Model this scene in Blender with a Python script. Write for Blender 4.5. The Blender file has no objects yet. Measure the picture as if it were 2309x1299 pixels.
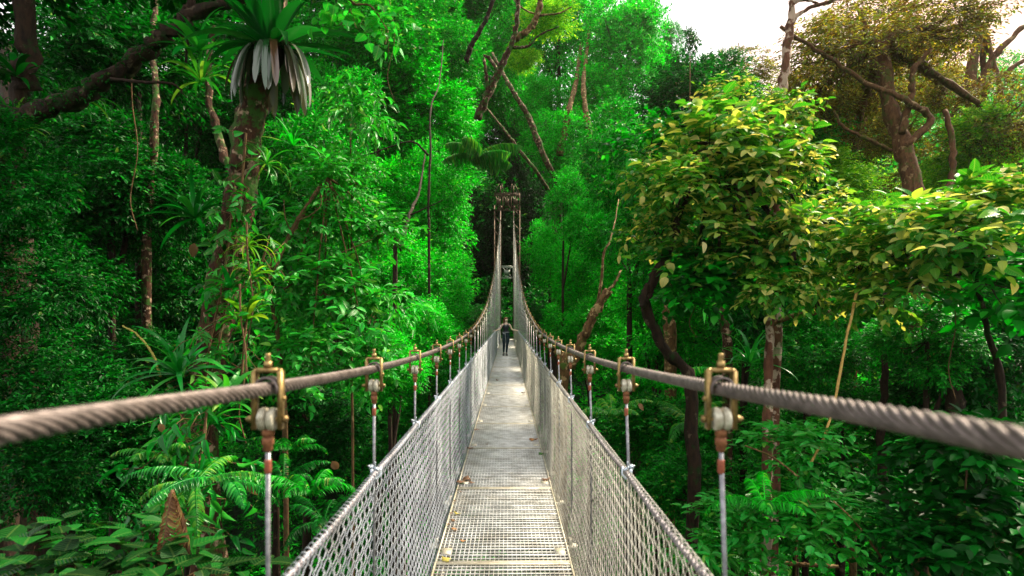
import bpy, math, random
import numpy as np
from math import radians as R, sin, cos, pi
from mathutils import Vector, Matrix

random.seed(7)
rng = np.random.default_rng(7)
scene = bpy.context.scene
COL = scene.collection

# ------------------------------------------------------------------ camera
F = 1300.0                       # focal length in pixels of the 2309 px wide photograph
VX, VY, EYE = 1144.0, 716.0, 1.65
cam_d = bpy.data.cameras.new('camera')
cam = bpy.data.objects.new('camera', cam_d); COL.objects.link(cam)
cam.location = (0, 0, EYE); cam.rotation_euler = (R(90), 0, 0)
cam_d.sensor_width = 36; cam_d.lens = 36 * F / 2309
cam_d.shift_x = (1154.5 - VX) / 2309; cam_d.shift_y = (VY - 649.5) / 2309
cam_d.clip_start = 0.05; cam_d.clip_end = 4000
cam_d.dof.use_dof = True; cam_d.dof.focus_distance = 22; cam_d.dof.aperture_fstop = 3.2
scene.camera = cam

# ------------------------------------------------------------------ sky and sun
SUN_AZ, SUN_EL = R(60), R(46)    # azimuth to the right of the view direction
world = bpy.data.worlds.new('World'); scene.world = world; world.use_nodes = True
nt = world.node_tree; nt.nodes.clear()
wo = nt.nodes.new('ShaderNodeOutputWorld')
sky = nt.nodes.new('ShaderNodeTexSky'); sky.sky_type = 'NISHITA'; sky.sun_disc = False
sky.sun_elevation = SUN_EL; sky.sun_rotation = SUN_AZ; sky.air_density = 1; sky.dust_density = 3
bg1 = nt.nodes.new('ShaderNodeBackground'); bg1.inputs['Strength'].default_value = 0.10
nt.links.new(sky.outputs[0], bg1.inputs['Color'])
# thin overcast: pale cloud, brighter and warmer round the veiled sun
tc = nt.nodes.new('ShaderNodeTexCoord')
dot = nt.nodes.new('ShaderNodeVectorMath'); dot.operation = 'DOT_PRODUCT'
_g = Vector((sin(R(42)) * cos(R(20)), cos(R(42)) * cos(R(20)), sin(R(20))))
dot.inputs[1].default_value = _g
nt.links.new(tc.outputs['Generated'], dot.inputs[0])
mr = nt.nodes.new('ShaderNodeMapRange'); mr.inputs['From Min'].default_value = 0.91; mr.inputs['From Max'].default_value = 1.0
mr.inputs['To Min'].default_value = 0; mr.inputs['To Max'].default_value = 1
mr.interpolation_type = 'SMOOTHSTEP'
nt.links.new(dot.outputs['Value'], mr.inputs['Value'])
no = nt.nodes.new('ShaderNodeTexNoise'); no.inputs['Scale'].default_value = 2.5; no.inputs['Detail'].default_value = 5
nt.links.new(tc.outputs['Generated'], no.inputs['Vector'])
cm = nt.nodes.new('ShaderNodeMix'); cm.data_type = 'RGBA'
cm.inputs['A'].default_value = (1.0, 0.985, 0.94, 1); cm.inputs['B'].default_value = (0.64, 0.36, 0.27, 1)
nt.links.new(mr.outputs[0], cm.inputs['Factor'])
st = nt.nodes.new('ShaderNodeMath'); st.operation = 'MULTIPLY_ADD'; st.inputs[1].default_value = .5; st.inputs[2].default_value = 0.90
nt.links.new(mr.outputs[0], st.inputs[0])
st2 = nt.nodes.new('ShaderNodeMath'); st2.operation = 'MULTIPLY_ADD'; st2.inputs[1].default_value = 0.25
nt.links.new(no.outputs['Fac'], st2.inputs[0]); nt.links.new(st.outputs[0], st2.inputs[2])
bg2 = nt.nodes.new('ShaderNodeBackground')
nt.links.new(cm.outputs['Result'], bg2.inputs['Color']); nt.links.new(st2.outputs[0], bg2.inputs['Strength'])
mx = nt.nodes.new('ShaderNodeMixShader'); mx.inputs[0].default_value = 0.8
nt.links.new(bg1.outputs[0], mx.inputs[1]); nt.links.new(bg2.outputs[0], mx.inputs[2])
nt.links.new(mx.outputs[0], wo.inputs['Surface'])

sd = bpy.data.lights.new('sun', 'SUN'); sd.energy = 5.0; sd.angle = R(7); sd.color = (1.0, 0.88, 0.66)
sun = bpy.data.objects.new('sun', sd); COL.objects.link(sun)
_dir = Vector((sin(SUN_AZ) * cos(SUN_EL), cos(SUN_AZ) * cos(SUN_EL), sin(SUN_EL)))
sun.rotation_euler = _dir.to_track_quat('Z', 'Y').to_euler()

scene.view_settings.view_transform = 'Standard'; scene.view_settings.look = 'None'
scene.view_settings.exposure = 1.12; scene.view_settings.gamma = 1
scene.cycles.max_bounces = 7; scene.cycles.diffuse_bounces = 4; scene.cycles.glossy_bounces = 2
scene.cycles.transmission_bounces = 4; scene.cycles.use_denoising = True
scene.cycles.caustics_reflective = False; scene.cycles.caustics_refractive = False

# ------------------------------------------------------------------ helpers
def P(px, py, d):
    """photo pixel and distance along the view axis -> world point"""
    return Vector(((px - VX) / F * d, d, EYE + (VY - py) / F * d))

def terrain(x, y):
    x = np.asarray(x, float); y = np.asarray(y, float)
    def sm(a, b, t):
        t = np.clip((t - a) / (b - a), 0, 1); return t * t * (3 - 2 * t)
    h = -1.3 - 12 * sm(0.5, 19, y) + 12.6 * sm(26, 46, y) + 0.40 * np.maximum(0, y - 46) * (y < 130) + 33.6 * (y >= 130)
    h = h + 0.18 * np.maximum(0, np.abs(x) - 9) * (1 - sm(60, 400, np.abs(x))) 
    h = h + 0.5 * np.sin(x * .43 + 1) * np.cos(y * .37) * sm(1.2, 5, np.abs(x)) + 0.25 * np.sin(x * 1.1 + y * .9) * sm(1.2, 5, np.abs(x))
    h = np.where(y < 0.5, -1.3 + 0.05 * np.abs(x) * 1.0 + np.maximum(0, -y - 3) * .12, h)
    return h

def mesh_np(name, verts, tris=None, quads=None, mats=(), uvs=None, smooth=True, tri_m=None, quad_m=None):
    me = bpy.data.meshes.new(name)
    verts = np.asarray(verts, np.float32).reshape(-1, 3)
    tris = np.zeros((0, 3), np.int32) if tris is None or len(tris) == 0 else np.asarray(tris, np.int32)
    quads = np.zeros((0, 4), np.int32) if quads is None or len(quads) == 0 else np.asarray(quads, np.int32)
    nt_, nq = len(tris), len(quads)
    loops = np.concatenate([tris.ravel(), quads.ravel()])
    me.vertices.add(len(verts)); me.vertices.foreach_set('co', verts.ravel())
    me.loops.add(len(loops)); me.loops.foreach_set('vertex_index', loops)
    me.polygons.add(nt_ + nq)
    ls = np.concatenate([np.arange(nt_) * 3, nt_ * 3 + np.arange(nq) * 4]).astype(np.int32)
    me.polygons.foreach_set('loop_start', ls)
    if smooth: me.polygons.foreach_set('use_smooth', np.ones(nt_ + nq, bool))
    if tri_m is not None or quad_m is not None:
        mi = np.concatenate([tri_m if tri_m is not None else np.zeros(nt_, np.int32), quad_m if quad_m is not None else np.zeros(nq, np.int32)]).astype(np.int32)
        me.polygons.foreach_set('material_index', mi)
    if uvs is not None:
        ul = me.uv_layers.new(name='UVMap'); ul.data.foreach_set('uv', np.asarray(uvs, np.float32)[loops].ravel())
    for m in mats: me.materials.append(m)
    me.update(); me.validate()
    return me

class MB:
    """collects shapes for one mesh"""
    def __init__(s): s.v = []; s.t = []; s.q = []; s.n = 0; s.tm = []; s.qm = []; s.m = 0
    def add(s, v, t=None, q=None):
        v = np.asarray(v, float).reshape(-1, 3); s.v.append(v)
        if t is not None and len(t): s.t.append(np.asarray(t, int) + s.n); s.tm.append(np.full(len(t), s.m))
        if q is not None and len(q): s.q.append(np.asarray(q, int) + s.n); s.qm.append(np.full(len(q), s.m))
        s.n += len(v)
    def box(s, c, h, rot=None):
        x, y, z = h
        v = np.array([[-x,-y,-z],[x,-y,-z],[x,y,-z],[-x,y,-z],[-x,-y,z],[x,-y,z],[x,y,z],[-x,y,z]], float)
        if rot is not None: v = v @ np.array(rot.to_3x3()).T
        s.add(v + np.array(c), q=[[0,3,2,1],[4,5,6,7],[0,1,5,4],[1,2,6,5],[2,3,7,6],[3,0,4,7]])
    def boxes(s, C, H):
        C = np.asarray(C, float); H = np.asarray(H, float); n = len(C)
        sg = np.array([[-1,-1,-1],[1,-1,-1],[1,1,-1],[-1,1,-1],[-1,-1,1],[1,-1,1],[1,1,1],[-1,1,1]], float)
        v = (C[:, None, :] + sg[None] * H[:, None, :]).reshape(-1, 3)
        f = np.array([[0,3,2,1],[4,5,6,7],[0,1,5,4],[1,2,6,5],[2,3,7,6],[3,0,4,7]])
        s.add(v, q=(f[None] + (np.arange(n) * 8)[:, None, None]).reshape(-1, 4))
    def tube(s, pts, rad, n=8, cap=True):
        p = np.asarray([tuple(a) for a in pts], float); m = len(p)
        rad = np.full(m, rad, float) if np.isscalar(rad) else np.asarray(rad, float)
        t = np.gradient(p, axis=0); t /= np.linalg.norm(t, axis=1)[:, None] + 1e-12
        a = np.array([0, 0, 1.]) if abs(t[0][2]) < .9 else np.array([1., 0, 0])
        U = np.zeros_like(p); u = np.cross(t[0], a); u /= np.linalg.norm(u)
        for i in range(m):
            u = u - t[i] * np.dot(u, t[i]); u /= np.linalg.norm(u) + 1e-12; U[i] = u
        W = np.cross(t, U); th = np.arange(n) * 2 * pi / n
        v = p[:, None] + rad[:, None, None] * (np.cos(th)[None, :, None] * U[:, None] + np.sin(th)[None, :, None] * W[:, None])
        i = np.arange(m - 1)[:, None] * n; j = np.arange(n)[None]; k = (j + 1) % n
        q = np.stack([i + j, i + k, i + n + k, i + n + j], -1).reshape(-1, 4)
        v = v.reshape(-1, 3); tr = []
        if cap:
            v = np.vstack([v, p[0], p[-1]]); c0, c1 = m * n, m * n + 1; b = (m - 1) * n
            tr = [[c0, (a_ + 1) % n, a_] for a_ in range(n)] + [[c1, b + a_, b + (a_ + 1) % n] for a_ in range(n)]
        s.add(v, t=tr, q=q)
    def lathe(s, prof, c, axis='z', n=14):
        """prof: (radius, height) list"""
        th = np.arange(n) * 2 * pi / n
        v = np.array([[r * cos(a), r * sin(a), z] for r, z in prof for a in th])
        if axis == 'x': v = v[:, [2, 0, 1]]
        if axis == 'y': v = v[:, [1, 2, 0]]
        m = len(prof); i = np.arange(m - 1)[:, None] * n; j = np.arange(n)[None]; k = (j + 1) % n
        q = np.stack([i + j, i + k, i + n + k, i + n + j], -1).reshape(-1, 4)
        s.add(v + np.array(c), q=q)
    def mesh(s, name, mats, smooth=True):
        v = np.vstack(s.v); t = np.vstack(s.t) if s.t else None; q = np.vstack(s.q) if s.q else None
        return mesh_np(name, v, t, q, mats if isinstance(mats, (list, tuple)) else [mats], smooth=smooth,
                       tri_m=np.concatenate(s.tm) if s.tm else None, quad_m=np.concatenate(s.qm) if s.qm else None)
    def obj(s, name, mats, parent=None, smooth=True):
        return link(name, s.mesh(name, mats, smooth), parent)

def link(name, data, parent=None, loc=None):
    o = bpy.data.objects.new(name, data); COL.objects.link(o)
    if parent is not None:
        o.parent = parent
        if parent.type == 'EMPTY' and loc is None: o.location = -Vector(parent.location) if o.parent.get('_w') else (0, 0, 0)
    if loc is not None: o.location = loc
    return o

def tag(o, label=None, cat=None, group=None, kind=None):
    if label: o['label'] = label
    if cat: o['category'] = cat
    if group: o['group'] = group
    if kind: o['kind'] = kind
    return o

def thing(name, label, cat, loc=(0, 0, 0), group=None, worldparts=False):
    """an Empty at the thing's base; with worldparts its children are modelled in world coordinates"""
    o = bpy.data.objects.new(name, None); COL.objects.link(o); o.location = loc; o.empty_display_size = .2
    tag(o, label, cat, group)
    if worldparts: o['_w'] = 1
    return o

def copy_tree(o, parent=None):
    c = o.copy(); COL.objects.link(c)
    if parent is not None: c.parent = parent
    for ch in list(o.children): copy_tree(ch, c)
    return c

def spline(pts, n):
    p = np.array([tuple(a) for a in pts], float)
    if len(p) < 3: 
        t = np.linspace(0, 1, n)[:, None]; return p[0] * (1 - t) + p[-1] * t
    q = np.vstack([2 * p[0] - p[1], p, 2 * p[-1] - p[-2]])
    out = []
    for s_ in np.linspace(0, len(p) - 1, n):
        i = min(int(s_), len(p) - 2); t = s_ - i; a, b, c, d = q[i:i + 4]
        out.append(.5 * (2 * b + (c - a) * t + (2 * a - 5 * b + 4 * c - d) * t * t + (3 * b - a - 3 * c + d) * t ** 3))
    return np.array(out)

# ------------------------------------------------------------------ materials
def newmat(name):
    m = bpy.data.materials.new(name); m.use_nodes = True; n = m.node_tree
    return m, n, n.nodes['Principled BSDF'], n.nodes['Material Output']

def nd(n, typ, **kw):
    x = n.nodes.new(typ)
    for k, v in kw.items():
        if k in ('operation', 'data_type', 'blend_type', 'feature', 'noise_dimensions', 'wave_type', 'bands_direction'): setattr(x, k, v)
        else: x.inputs[k].default_value = v
    return x

def ramp(n, stops, src):
    r = n.nodes.new('ShaderNodeValToRGB'); e = r.color_ramp.elements
    while len(e) < len(stops): e.new(.5)
    for i, (p, c) in enumerate(stops): e[i].position = p; e[i].color = (*c, 1)
    n.links.new(src, r.inputs[0]); return r

def leafmat(name, stops, rough=.42, transl=.35, veins=False, spec=.3, tboost=1.6, tint=(1.0, 1.15, .6), vamt=.35):
    m, n, b, out = newmat(name)
    g = n.nodes.new('ShaderNodeNewGeometry')
    r = ramp(n, stops, g.outputs['Random Per Island'])
    col = r.outputs[0]
    tc = n.nodes.new('ShaderNodeTexCoord')
    nz = nd(n, 'ShaderNodeTexNoise', Scale=.55, Detail=3.0); n.links.new(g.outputs['Position'], nz.inputs['Vector'])
    hv = n.nodes.new('ShaderNodeHueSaturation'); n.links.new(col, hv.inputs['Color'])
    mv = nd(n, 'ShaderNodeMapRange'); mv.inputs['From Min'].default_value = .3; mv.inputs['From Max'].default_value = .7
    mv.inputs['To Min'].default_value = .7; mv.inputs['To Max'].default_value = 1.3
    n.links.new(nz.outputs['Fac'], mv.inputs['Value']); n.links.new(mv.outputs[0], hv.inputs['Value'])
    col = hv.outputs[0]
    if veins:
        sp = n.nodes.new('ShaderNodeSeparateXYZ'); n.links.new(tc.outputs['UV'], sp.inputs[0])
        ab = nd(n, 'ShaderNodeMath', operation='ABSOLUTE'); n.links.new(sp.outputs['Y'], ab.inputs[0])
        a1 = nd(n, 'ShaderNodeMath', operation='MULTIPLY_ADD'); a1.inputs[1].default_value = -.22
        n.links.new(ab.outputs[0], a1.inputs[0]); n.links.new(sp.outputs['X'], a1.inputs[2])
        a2 = nd(n, 'ShaderNodeMath', operation='MULTIPLY'); a2.inputs[1].default_value = 56; n.links.new(a1.outputs[0], a2.inputs[0])
        a3 = nd(n, 'ShaderNodeMath', operation='SINE'); n.links.new(a2.outputs[0], a3.inputs[0])
        a4 = nd(n, 'ShaderNodeMapRange'); a4.inputs['From Min'].default_value = .8; a4.inputs['From Max'].default_value = 1
        n.links.new(a3.outputs[0], a4.inputs['Value'])
        a5 = nd(n, 'ShaderNodeMath', operation='LESS_THAN'); a5.inputs[1].default_value = .07; n.links.new(ab.outputs[0], a5.inputs[0])
        a6 = nd(n, 'ShaderNodeMath', operation='MAXIMUM'); n.links.new(a4.outputs[0], a6.inputs[0]); n.links.new(a5.outputs[0], a6.inputs[1])
        a7 = nd(n, 'ShaderNodeMath', operation='MULTIPLY'); a7.inputs[1].default_value = vamt; n.links.new(a6.outputs[0], a7.inputs[0])
        mxx = nd(n, 'ShaderNodeMix', data_type='RGBA'); n.links.new(a7.outputs[0], mxx.inputs['Factor'])
        n.links.new(col, mxx.inputs['A']); mxx.inputs['B'].default_value = (.30, .42, .10, 1)
        col = mxx.outputs['Result']
        bp = nd(n, 'ShaderNodeBump', Strength=.35, Distance=.004); n.links.new(a3.outputs[0], bp.inputs['Height'])
        n.links.new(bp.outputs[0], b.inputs['Normal'])
    n.links.new(col, b.inputs['Base Color']); b.inputs['Roughness'].default_value = rough
    b.inputs['Specular IOR Level'].default_value = spec
    tr = n.nodes.new('ShaderNodeBsdfTranslucent')
    mc = nd(n, 'ShaderNodeMix', data_type='RGBA', blend_type='MULTIPLY', Factor=1.0)
    mc.inputs['B'].default_value = (tint[0] * tboost, tint[1] * tboost, tint[2] * tboost, 1)
    n.links.new(col, mc.inputs['A']); n.links.new(mc.outputs['Result'], tr.inputs['Color'])
    ms = n.nodes.new('ShaderNodeMixShader'); ms.inputs[0].default_value = transl
    n.links.new(b.outputs[0], ms.inputs[1]); n.links.new(tr.outputs[0], ms.inputs[2]); n.links.new(ms.outputs[0], out.inputs['Surface'])
    return m

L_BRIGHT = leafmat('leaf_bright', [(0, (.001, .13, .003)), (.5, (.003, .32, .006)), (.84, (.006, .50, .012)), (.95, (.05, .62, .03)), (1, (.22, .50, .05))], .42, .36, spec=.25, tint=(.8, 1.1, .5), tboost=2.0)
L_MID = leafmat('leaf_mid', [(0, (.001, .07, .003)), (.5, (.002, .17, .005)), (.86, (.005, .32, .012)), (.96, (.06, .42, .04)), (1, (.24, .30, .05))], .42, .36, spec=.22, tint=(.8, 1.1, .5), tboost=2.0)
L_DARK_SHADE = leafmat('leaf_dark_shade', [(0, (.001, .030, .003)), (.5, (.001, .075, .004)), (.88, (.003, .15, .010)), (.97, (.015, .26, .03)), (1, (.12, .16, .03))], .42, .34, spec=.13, tint=(.8, 1.1, .5), tboost=1.5)  # darker greens put the shade of the wood into the leaf colour
L_BLACK = leafmat('leaf_shade', [(0, (.001, .012, .002)), (.6, (.001, .030, .003)), (1, (.003, .08, .008))], .5, .25, spec=.12)  # near-black greens: shade of the gap behind the tower, held in the colour
L_GLOSS = leafmat('leaf_glossy', [(0, (.002, .14, .006)), (.6, (.003, .30, .014)), (.95, (.02, .46, .06)), (1, (.25, .45, .06))], .34, .34, veins=True, spec=.35, tint=(.8, 1.1, .5))
L_YELLOW = leafmat('leaf_yellowish', [(0, (.010, .13, .004)), (.42, (.025, .24, .006)), (.62, (.15, .36, .02)), (.84, (.56, .54, .13)), (1, (.82, .62, .26))], .42, .42, veins=True, tint=(1, 1, .5))
L_OLIVE_HAZE = leafmat('leaf_olive_haze', [(0, (.028, .026, .005)), (.35, (.07, .045, .009)), (.65, (.05, .12, .010)), (.93, (.16, .20, .02)), (1, (.34, .30, .04))], .5, .46, tint=(1.35, 1, .4), tboost=1.9)  # olive leaves, browned so their colour carries part of the warm haze
L_LIME = leafmat('leaf_lime', [(0, (.03, .16, .006)), (.5, (.09, .34, .010)), (1, (.36, .50, .03))], .5, .45)
L_STRAP = leafmat('leaf_strap', [(0, (.003, .10, .010)), (.6, (.004, .20, .02)), (1, (.04, .32, .03))], .28, .30)
L_DEADGLOSS = leafmat('leaf_strap_old', [(0, (.006, .035, .008)), (.35, (.010, .055, .012)), (.55, (.09, .10, .08)), (.75, (.08, .03, .015)), (.9, (.10, .11, .08)), (1, (.18, .18, .15))], .24, .10, spec=1.0)
L_HEART = leafmat('leaf_heart', [(0, (.001, .022, .003)), (.6, (.002, .060, .006)), (1, (.006, .14, .014))], .42, .28, veins=True, spec=.2, vamt=.14)
L_DSTRAP = leafmat('leaf_strap_dark', [(0, (.001, .04, .004)), (.7, (.002, .09, .010)), (1, (.01, .16, .02))], .26, .22, spec=.6)
L_BROWN = leafmat('leaf_dead', [(0, (.10, .045, .02)), (.5, (.20, .10, .045)), (.85, (.30, .17, .07)), (1, (.38, .30, .08))], .7, .15, tint=(1, 1, 1))
L_FROND = leafmat('leaf_frond', [(0, (.01, .13, .008)), (.6, (.02, .24, .015)), (1, (.16, .30, .03))], .4, .36)

def barkmat(name, dark, mid, pale, moss=.3, pale_amt=.5, scale=6., mosscol=(.03, .09, .01)):
    m, n, b, out = newmat(name)
    g = n.nodes.new('ShaderNodeTexCoord')
    mp = n.nodes.new('ShaderNodeMapping'); mp.inputs['Scale'].default_value = (1, 1, .35); n.links.new(g.outputs['Object'], mp.inputs[0])
    n1 = nd(n, 'ShaderNodeTexNoise', Scale=scale * 2.5, Detail=8.0, Roughness=.65); n.links.new(mp.outputs[0], n1.inputs['Vector'])
    r1 = ramp(n, [(.32, dark), (.6, mid)], n1.outputs['Fac'])
    n2 = nd(n, 'ShaderNodeTexNoise', Scale=scale * .9, Detail=5.0, Roughness=.6); n.links.new(g.outputs['Object'], n2.inputs['Vector'])
    t = 1 - pale_amt
    r2 = ramp(n, [(.42 + t * .25, (0, 0, 0)), (.46 + t * .25, (1, 1, 1))], n2.outputs['Fac'])
    m1 = nd(n, 'ShaderNodeMix', data_type='RGBA'); n.links.new(r2.outputs[0], m1.inputs['Factor']); n.links.new(r1.outputs[0], m1.inputs['A']); m1.inputs['B'].default_value = (*pale, 1)
    n3 = nd(n, 'ShaderNodeTexNoise', Scale=scale * .6, Detail=6.0, Roughness=.7); mp3 = n.nodes.new('ShaderNodeMapping'); mp3.inputs['Location'].default_value = (7, 3, 5)
    n.links.new(g.outputs['Object'], mp3.inputs[0]); n.links.new(mp3.outputs[0], n3.inputs['Vector'])
    r3 = ramp(n, [(.62 - moss * .3, (0, 0, 0)), (.70 - moss * .3, (1, 1, 1))], n3.outputs['Fac'])
    m2 = nd(n, 'ShaderNodeMix', data_type='RGBA'); n.links.new(r3.outputs[0], m2.inputs['Factor']); n.links.new(m1.outputs['Result'], m2.inputs['A']); m2.inputs['B'].default_value = (*mosscol, 1)
    n.links.new(m2.outputs['Result'], b.inputs['Base Color']); b.inputs['Roughness'].default_value = .9
    b.inputs['Specular IOR Level'].default_value = .25
    bp = nd(n, 'ShaderNodeBump', Strength=.9, Distance=.03); n.links.new(n1.outputs['Fac'], bp.inputs['Height']); n.links.new(bp.outputs[0], b.inputs['Normal'])
    return m
B_MOSSY = barkmat('bark_mossy', (.006, .003, .002), (.065, .026, .011), (.34, .22, .15), .40, .42, scale=9)
B_DARK = barkmat('bark_dark', (.006, .004, .003), (.035, .018, .010), (.10, .07, .045), .2, .2, mosscol=(.010, .035, .005))
B_TAN = barkmat('bark_tan', (.035, .018, .008), (.16, .085, .030), (.36, .24, .11), .25, .45, mosscol=(.06, .11, .015))
B_PATCH = barkmat('bark_patchy', (.05, .018, .012), (.17, .07, .04), (.48, .34, .26), .2, .62, scale=4)
B_TWIG = barkmat('bark_twig', (.06, .03, .015), (.16, .09, .04), (.25, .18, .1), .1, .2)
B_WARM = barkmat('bark_warm', (.04, .018, .008), (.13, .06, .025), (.25, .16, .08), .3, .3, mosscol=(.06, .07, .01))

def metal(name, c1, c2, rough=.45, met=.6, scale=30, bump=.2):
    m, n, b, out = newmat(name)
    g = n.nodes.new('ShaderNodeTexCoord')
    z = nd(n, 'ShaderNodeTexNoise', Scale=scale, Detail=6.0, Roughness=.65); n.links.new(g.outputs['Object'], z.inputs['Vector'])
    r = ramp(n, [(.35, c1), (.65, c2)], z.outputs['Fac'])
    gp = n.nodes.new('ShaderNodeNewGeometry'); z2 = nd(n, 'ShaderNodeTexNoise', Scale=4.5, Detail=6.0, Roughness=.7); n.links.new(gp.outputs['Position'], z2.inputs['Vector'])
    r2 = ramp(n, [(.36, (.78, .75, .70)), (.52, (1, 1, 1)), (.75, (1.0, .98, .95))], z2.outputs['Fac'])
    mm = nd(n, 'ShaderNodeMix', data_type='RGBA', blend_type='MULTIPLY', Factor=1.0); n.links.new(r.outputs[0], mm.inputs['A']); n.links.new(r2.outputs[0], mm.inputs['B'])
    n.links.new(mm.outputs['Result'], b.inputs['Base Color'])
    b.inputs['Metallic'].default_value = met; b.inputs['Roughness'].default_value = rough
    bp = nd(n, 'ShaderNodeBump', Strength=bump, Distance=.002); n.links.new(z.outputs['Fac'], bp.inputs['Height']); n.links.new(bp.outputs[0], b.inputs['Normal'])
    return m
M_ROPE = metal('weathered_wire_rope', (.085, .066, .060), (.22, .175, .165), .5, .45, 40)
M_GALV = metal('galvanised', (.50, .50, .51), (.72, .72, .74), .42, .55, 14)
M_WIRE = metal('galvanised_wire', (.30, .32, .36), (.64, .67, .73), .38, .6, 3.5)
M_WIREW = metal('weathered_wire', (.28, .265, .23), (.60, .57, .51), .42, .5, 3.5)
M_DECK = metal('deck_grating', (.48, .47, .45), (.82, .81, .79), .5, .3, 5)
M_DECKFR = metal('deck_frame', (.42, .37, .28), (.66, .61, .50), .55, .3, 9)
M_GOLD = metal('yellow_zinc', (.14, .08, .03), (.42, .29, .11), .42, .7, 60)
M_CREAM = metal('cream_sheave', (.36, .31, .22), (.72, .68, .56), .4, .1, 60)
M_RUST = metal('rusty_socket', (.17, .055, .025), (.34, .14, .06), .6, .4, 90)
M_RED = metal('red_sleeve', (.22, .05, .03), (.36, .10, .05), .6, .1, 90)
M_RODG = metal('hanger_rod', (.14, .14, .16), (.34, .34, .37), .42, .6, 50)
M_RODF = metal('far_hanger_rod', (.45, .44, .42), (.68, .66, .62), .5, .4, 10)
M_CLIP = metal('zinc_clip', (.45, .52, .62), (.66, .73, .82), .35, .5, 60)
M_TOWER = metal('tower_steel', (.07, .045, .028), (.18, .12, .075), .6, .5, 6)
M_DARKROPE = metal('dark_handrail_rope', (.14, .12, .14), (.32, .29, .32), .5, .4, 60)

def plain(name, col, rough=.7, spec=.3, noise=.15, scale=30):
    m, n, b, out = newmat(name)
    g = n.nodes.new('ShaderNodeTexCoord'); z = nd(n, 'ShaderNodeTexNoise', Scale=scale, Detail=4.0); n.links.new(g.outputs['Object'], z.inputs['Vector'])
    r = ramp(n, [(.3, tuple(c * (1 - noise) for c in col)), (.7, tuple(min(1, c * (1 + noise)) for c in col))], z.outputs['Fac'])
    n.links.new(r.outputs[0], b.inputs['Base Color']); b.inputs['Roughness'].default_value = rough; b.inputs['Specular IOR Level'].default_value = spec
    return m

# ------------------------------------------------------------------ ground
def ground_mat():
    m, n, b, out = newmat('forest_floor')
    g = n.nodes.new('ShaderNodeNewGeometry')
    z = nd(n, 'ShaderNodeTexNoise', Scale=1.4, Detail=8.0, Roughness=.7); n.links.new(g.outputs['Position'], z.inputs['Vector'])
    r = ramp(n, [(.35, (.012, .010, .005)), (.5, (.006, .03, .006)), (.7, (.008, .07, .010))], z.outputs['Fac'])
    n.links.new(r.outputs[0], b.inputs['Base Color']); b.inputs['Roughness'].default_value = .95
    z2 = nd(n, 'ShaderNodeTexNoise', Scale=7., Detail=8.0); n.links.new(g.outputs['Position'], z2.inputs['Vector'])
    bp = nd(n, 'ShaderNodeBump', Strength=1.0, Distance=.2); n.links.new(z2.outputs['Fac'], bp.inputs['Height']); n.links.new(bp.outputs[0], b.inputs['Normal'])
    return m
def axis_vals(lo, hi, fine_lo, fine_hi, step, nc):
    return np.unique(np.concatenate([np.linspace(lo, fine_lo, nc), np.arange(fine_lo, fine_hi, step), np.linspace(fine_hi, hi, nc)]))
gx = axis_vals(-1500, 1500, -60, 60, .8, 22); gy = axis_vals(-300, 2500, -8, 130, .8, 22)
X, Y = np.meshgrid(gx, gy); Z = terrain(X, Y); nx, ny = len(gx), len(gy)
i = np.arange(ny - 1)[:, None] * nx; j = np.arange(nx - 1)[None]
gq = np.stack([i + j, i + j + 1, i + nx + j + 1, i + nx + j], -1).reshape(-1, 4)
tag(link('ground', mesh_np('ground', np.stack([X, Y, Z], -1), quads=gq, mats=[ground_mat()])), kind='structure')

# ------------------------------------------------------------------ leaves
def template(rows, prof, fold=.1, droop=.25, curl=0.):
    """leaf outline: three columns of vertices; returns verts(u, w, h), tris, quads"""
    us = np.linspace(0, 1, rows + 1); v = [(0, 0, 0)]; t = []; q = []
    for a in us[1:-1]:
        w = prof(a); h = -droop * a * a
        v += [(a, -w, h + fold * w * 2), (a, 0, h), (a, w, h + fold * w * 2)]
    v.append((1, 0, -droop)); last = len(v) - 1
    t += [(0, 2, 1), (0, 3, 2)]
    for k in range(rows - 2):
        a = 1 + 3 * k; q += [(a, a + 1, a + 4, a + 3), (a + 1, a + 2, a + 5, a + 4)]
    a = 1 + 3 * (rows - 2); t += [(a, a + 1, last), (a + 1, a + 2, last)]
    return np.array(v, float), np.array(t), np.array(q if q else np.zeros((0, 4)), int)
T_FINE = (np.array([(0, 0, 0), (.45, -.5, .10), (1, 0, -.12), (.45, .5, .10)], float), np.array([(0, 2, 1), (0, 3, 2)]), np.zeros((0, 4), int))
T_MID = template(3, lambda a: .5 * sin(pi * a ** .8) ** .8, .12, .22)
T_BIG = template(6, lambda a: .5 * (sin(pi * a ** .75)) ** .75, .12, .30)
T_OVATE = template(7, lambda a: .5 * (sin(pi * a ** .58)) ** .62 * (1 - .25 * a), .10, .28)
T_LANCE = template(5, lambda a: .5 * (sin(pi * a ** .7)) ** .9, .18, .55)
T_STRAP = template(9, lambda a: .5 * min(1, .45 + a * 2) * (1 - max(0, a - .55) / .46) ** .7, .22, 0)

def norm(a): return a / (np.linalg.norm(a, axis=-1, keepdims=True) + 1e-9)

def leaves(pos, d, nrm, length, width, tmpl):
    """one leaf per row"""
    tv, tt, tq = tmpl; n = len(pos)
    d = norm(d); w = norm(np.cross(d, nrm)); nn = np.cross(w, d)
    v = pos[:, None] + tv[None, :, 0:1] * (d * length[:, None])[:, None] + tv[None, :, 1:2] * (w * width[:, None])[:, None] + tv[None, :, 2:3] * (nn * length[:, None])[:, None]
    off = (np.arange(n) * len(tv))[:, None, None]
    uv = np.tile(np.stack([tv[:, 0], tv[:, 1] * 2], -1), (n, 1))
    return v.reshape(-1, 3), (tt[None] + off).reshape(-1, 3), (tq[None] + off).reshape(-1, 4) if len(tq) else np.zeros((0, 4), int), uv

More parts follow.
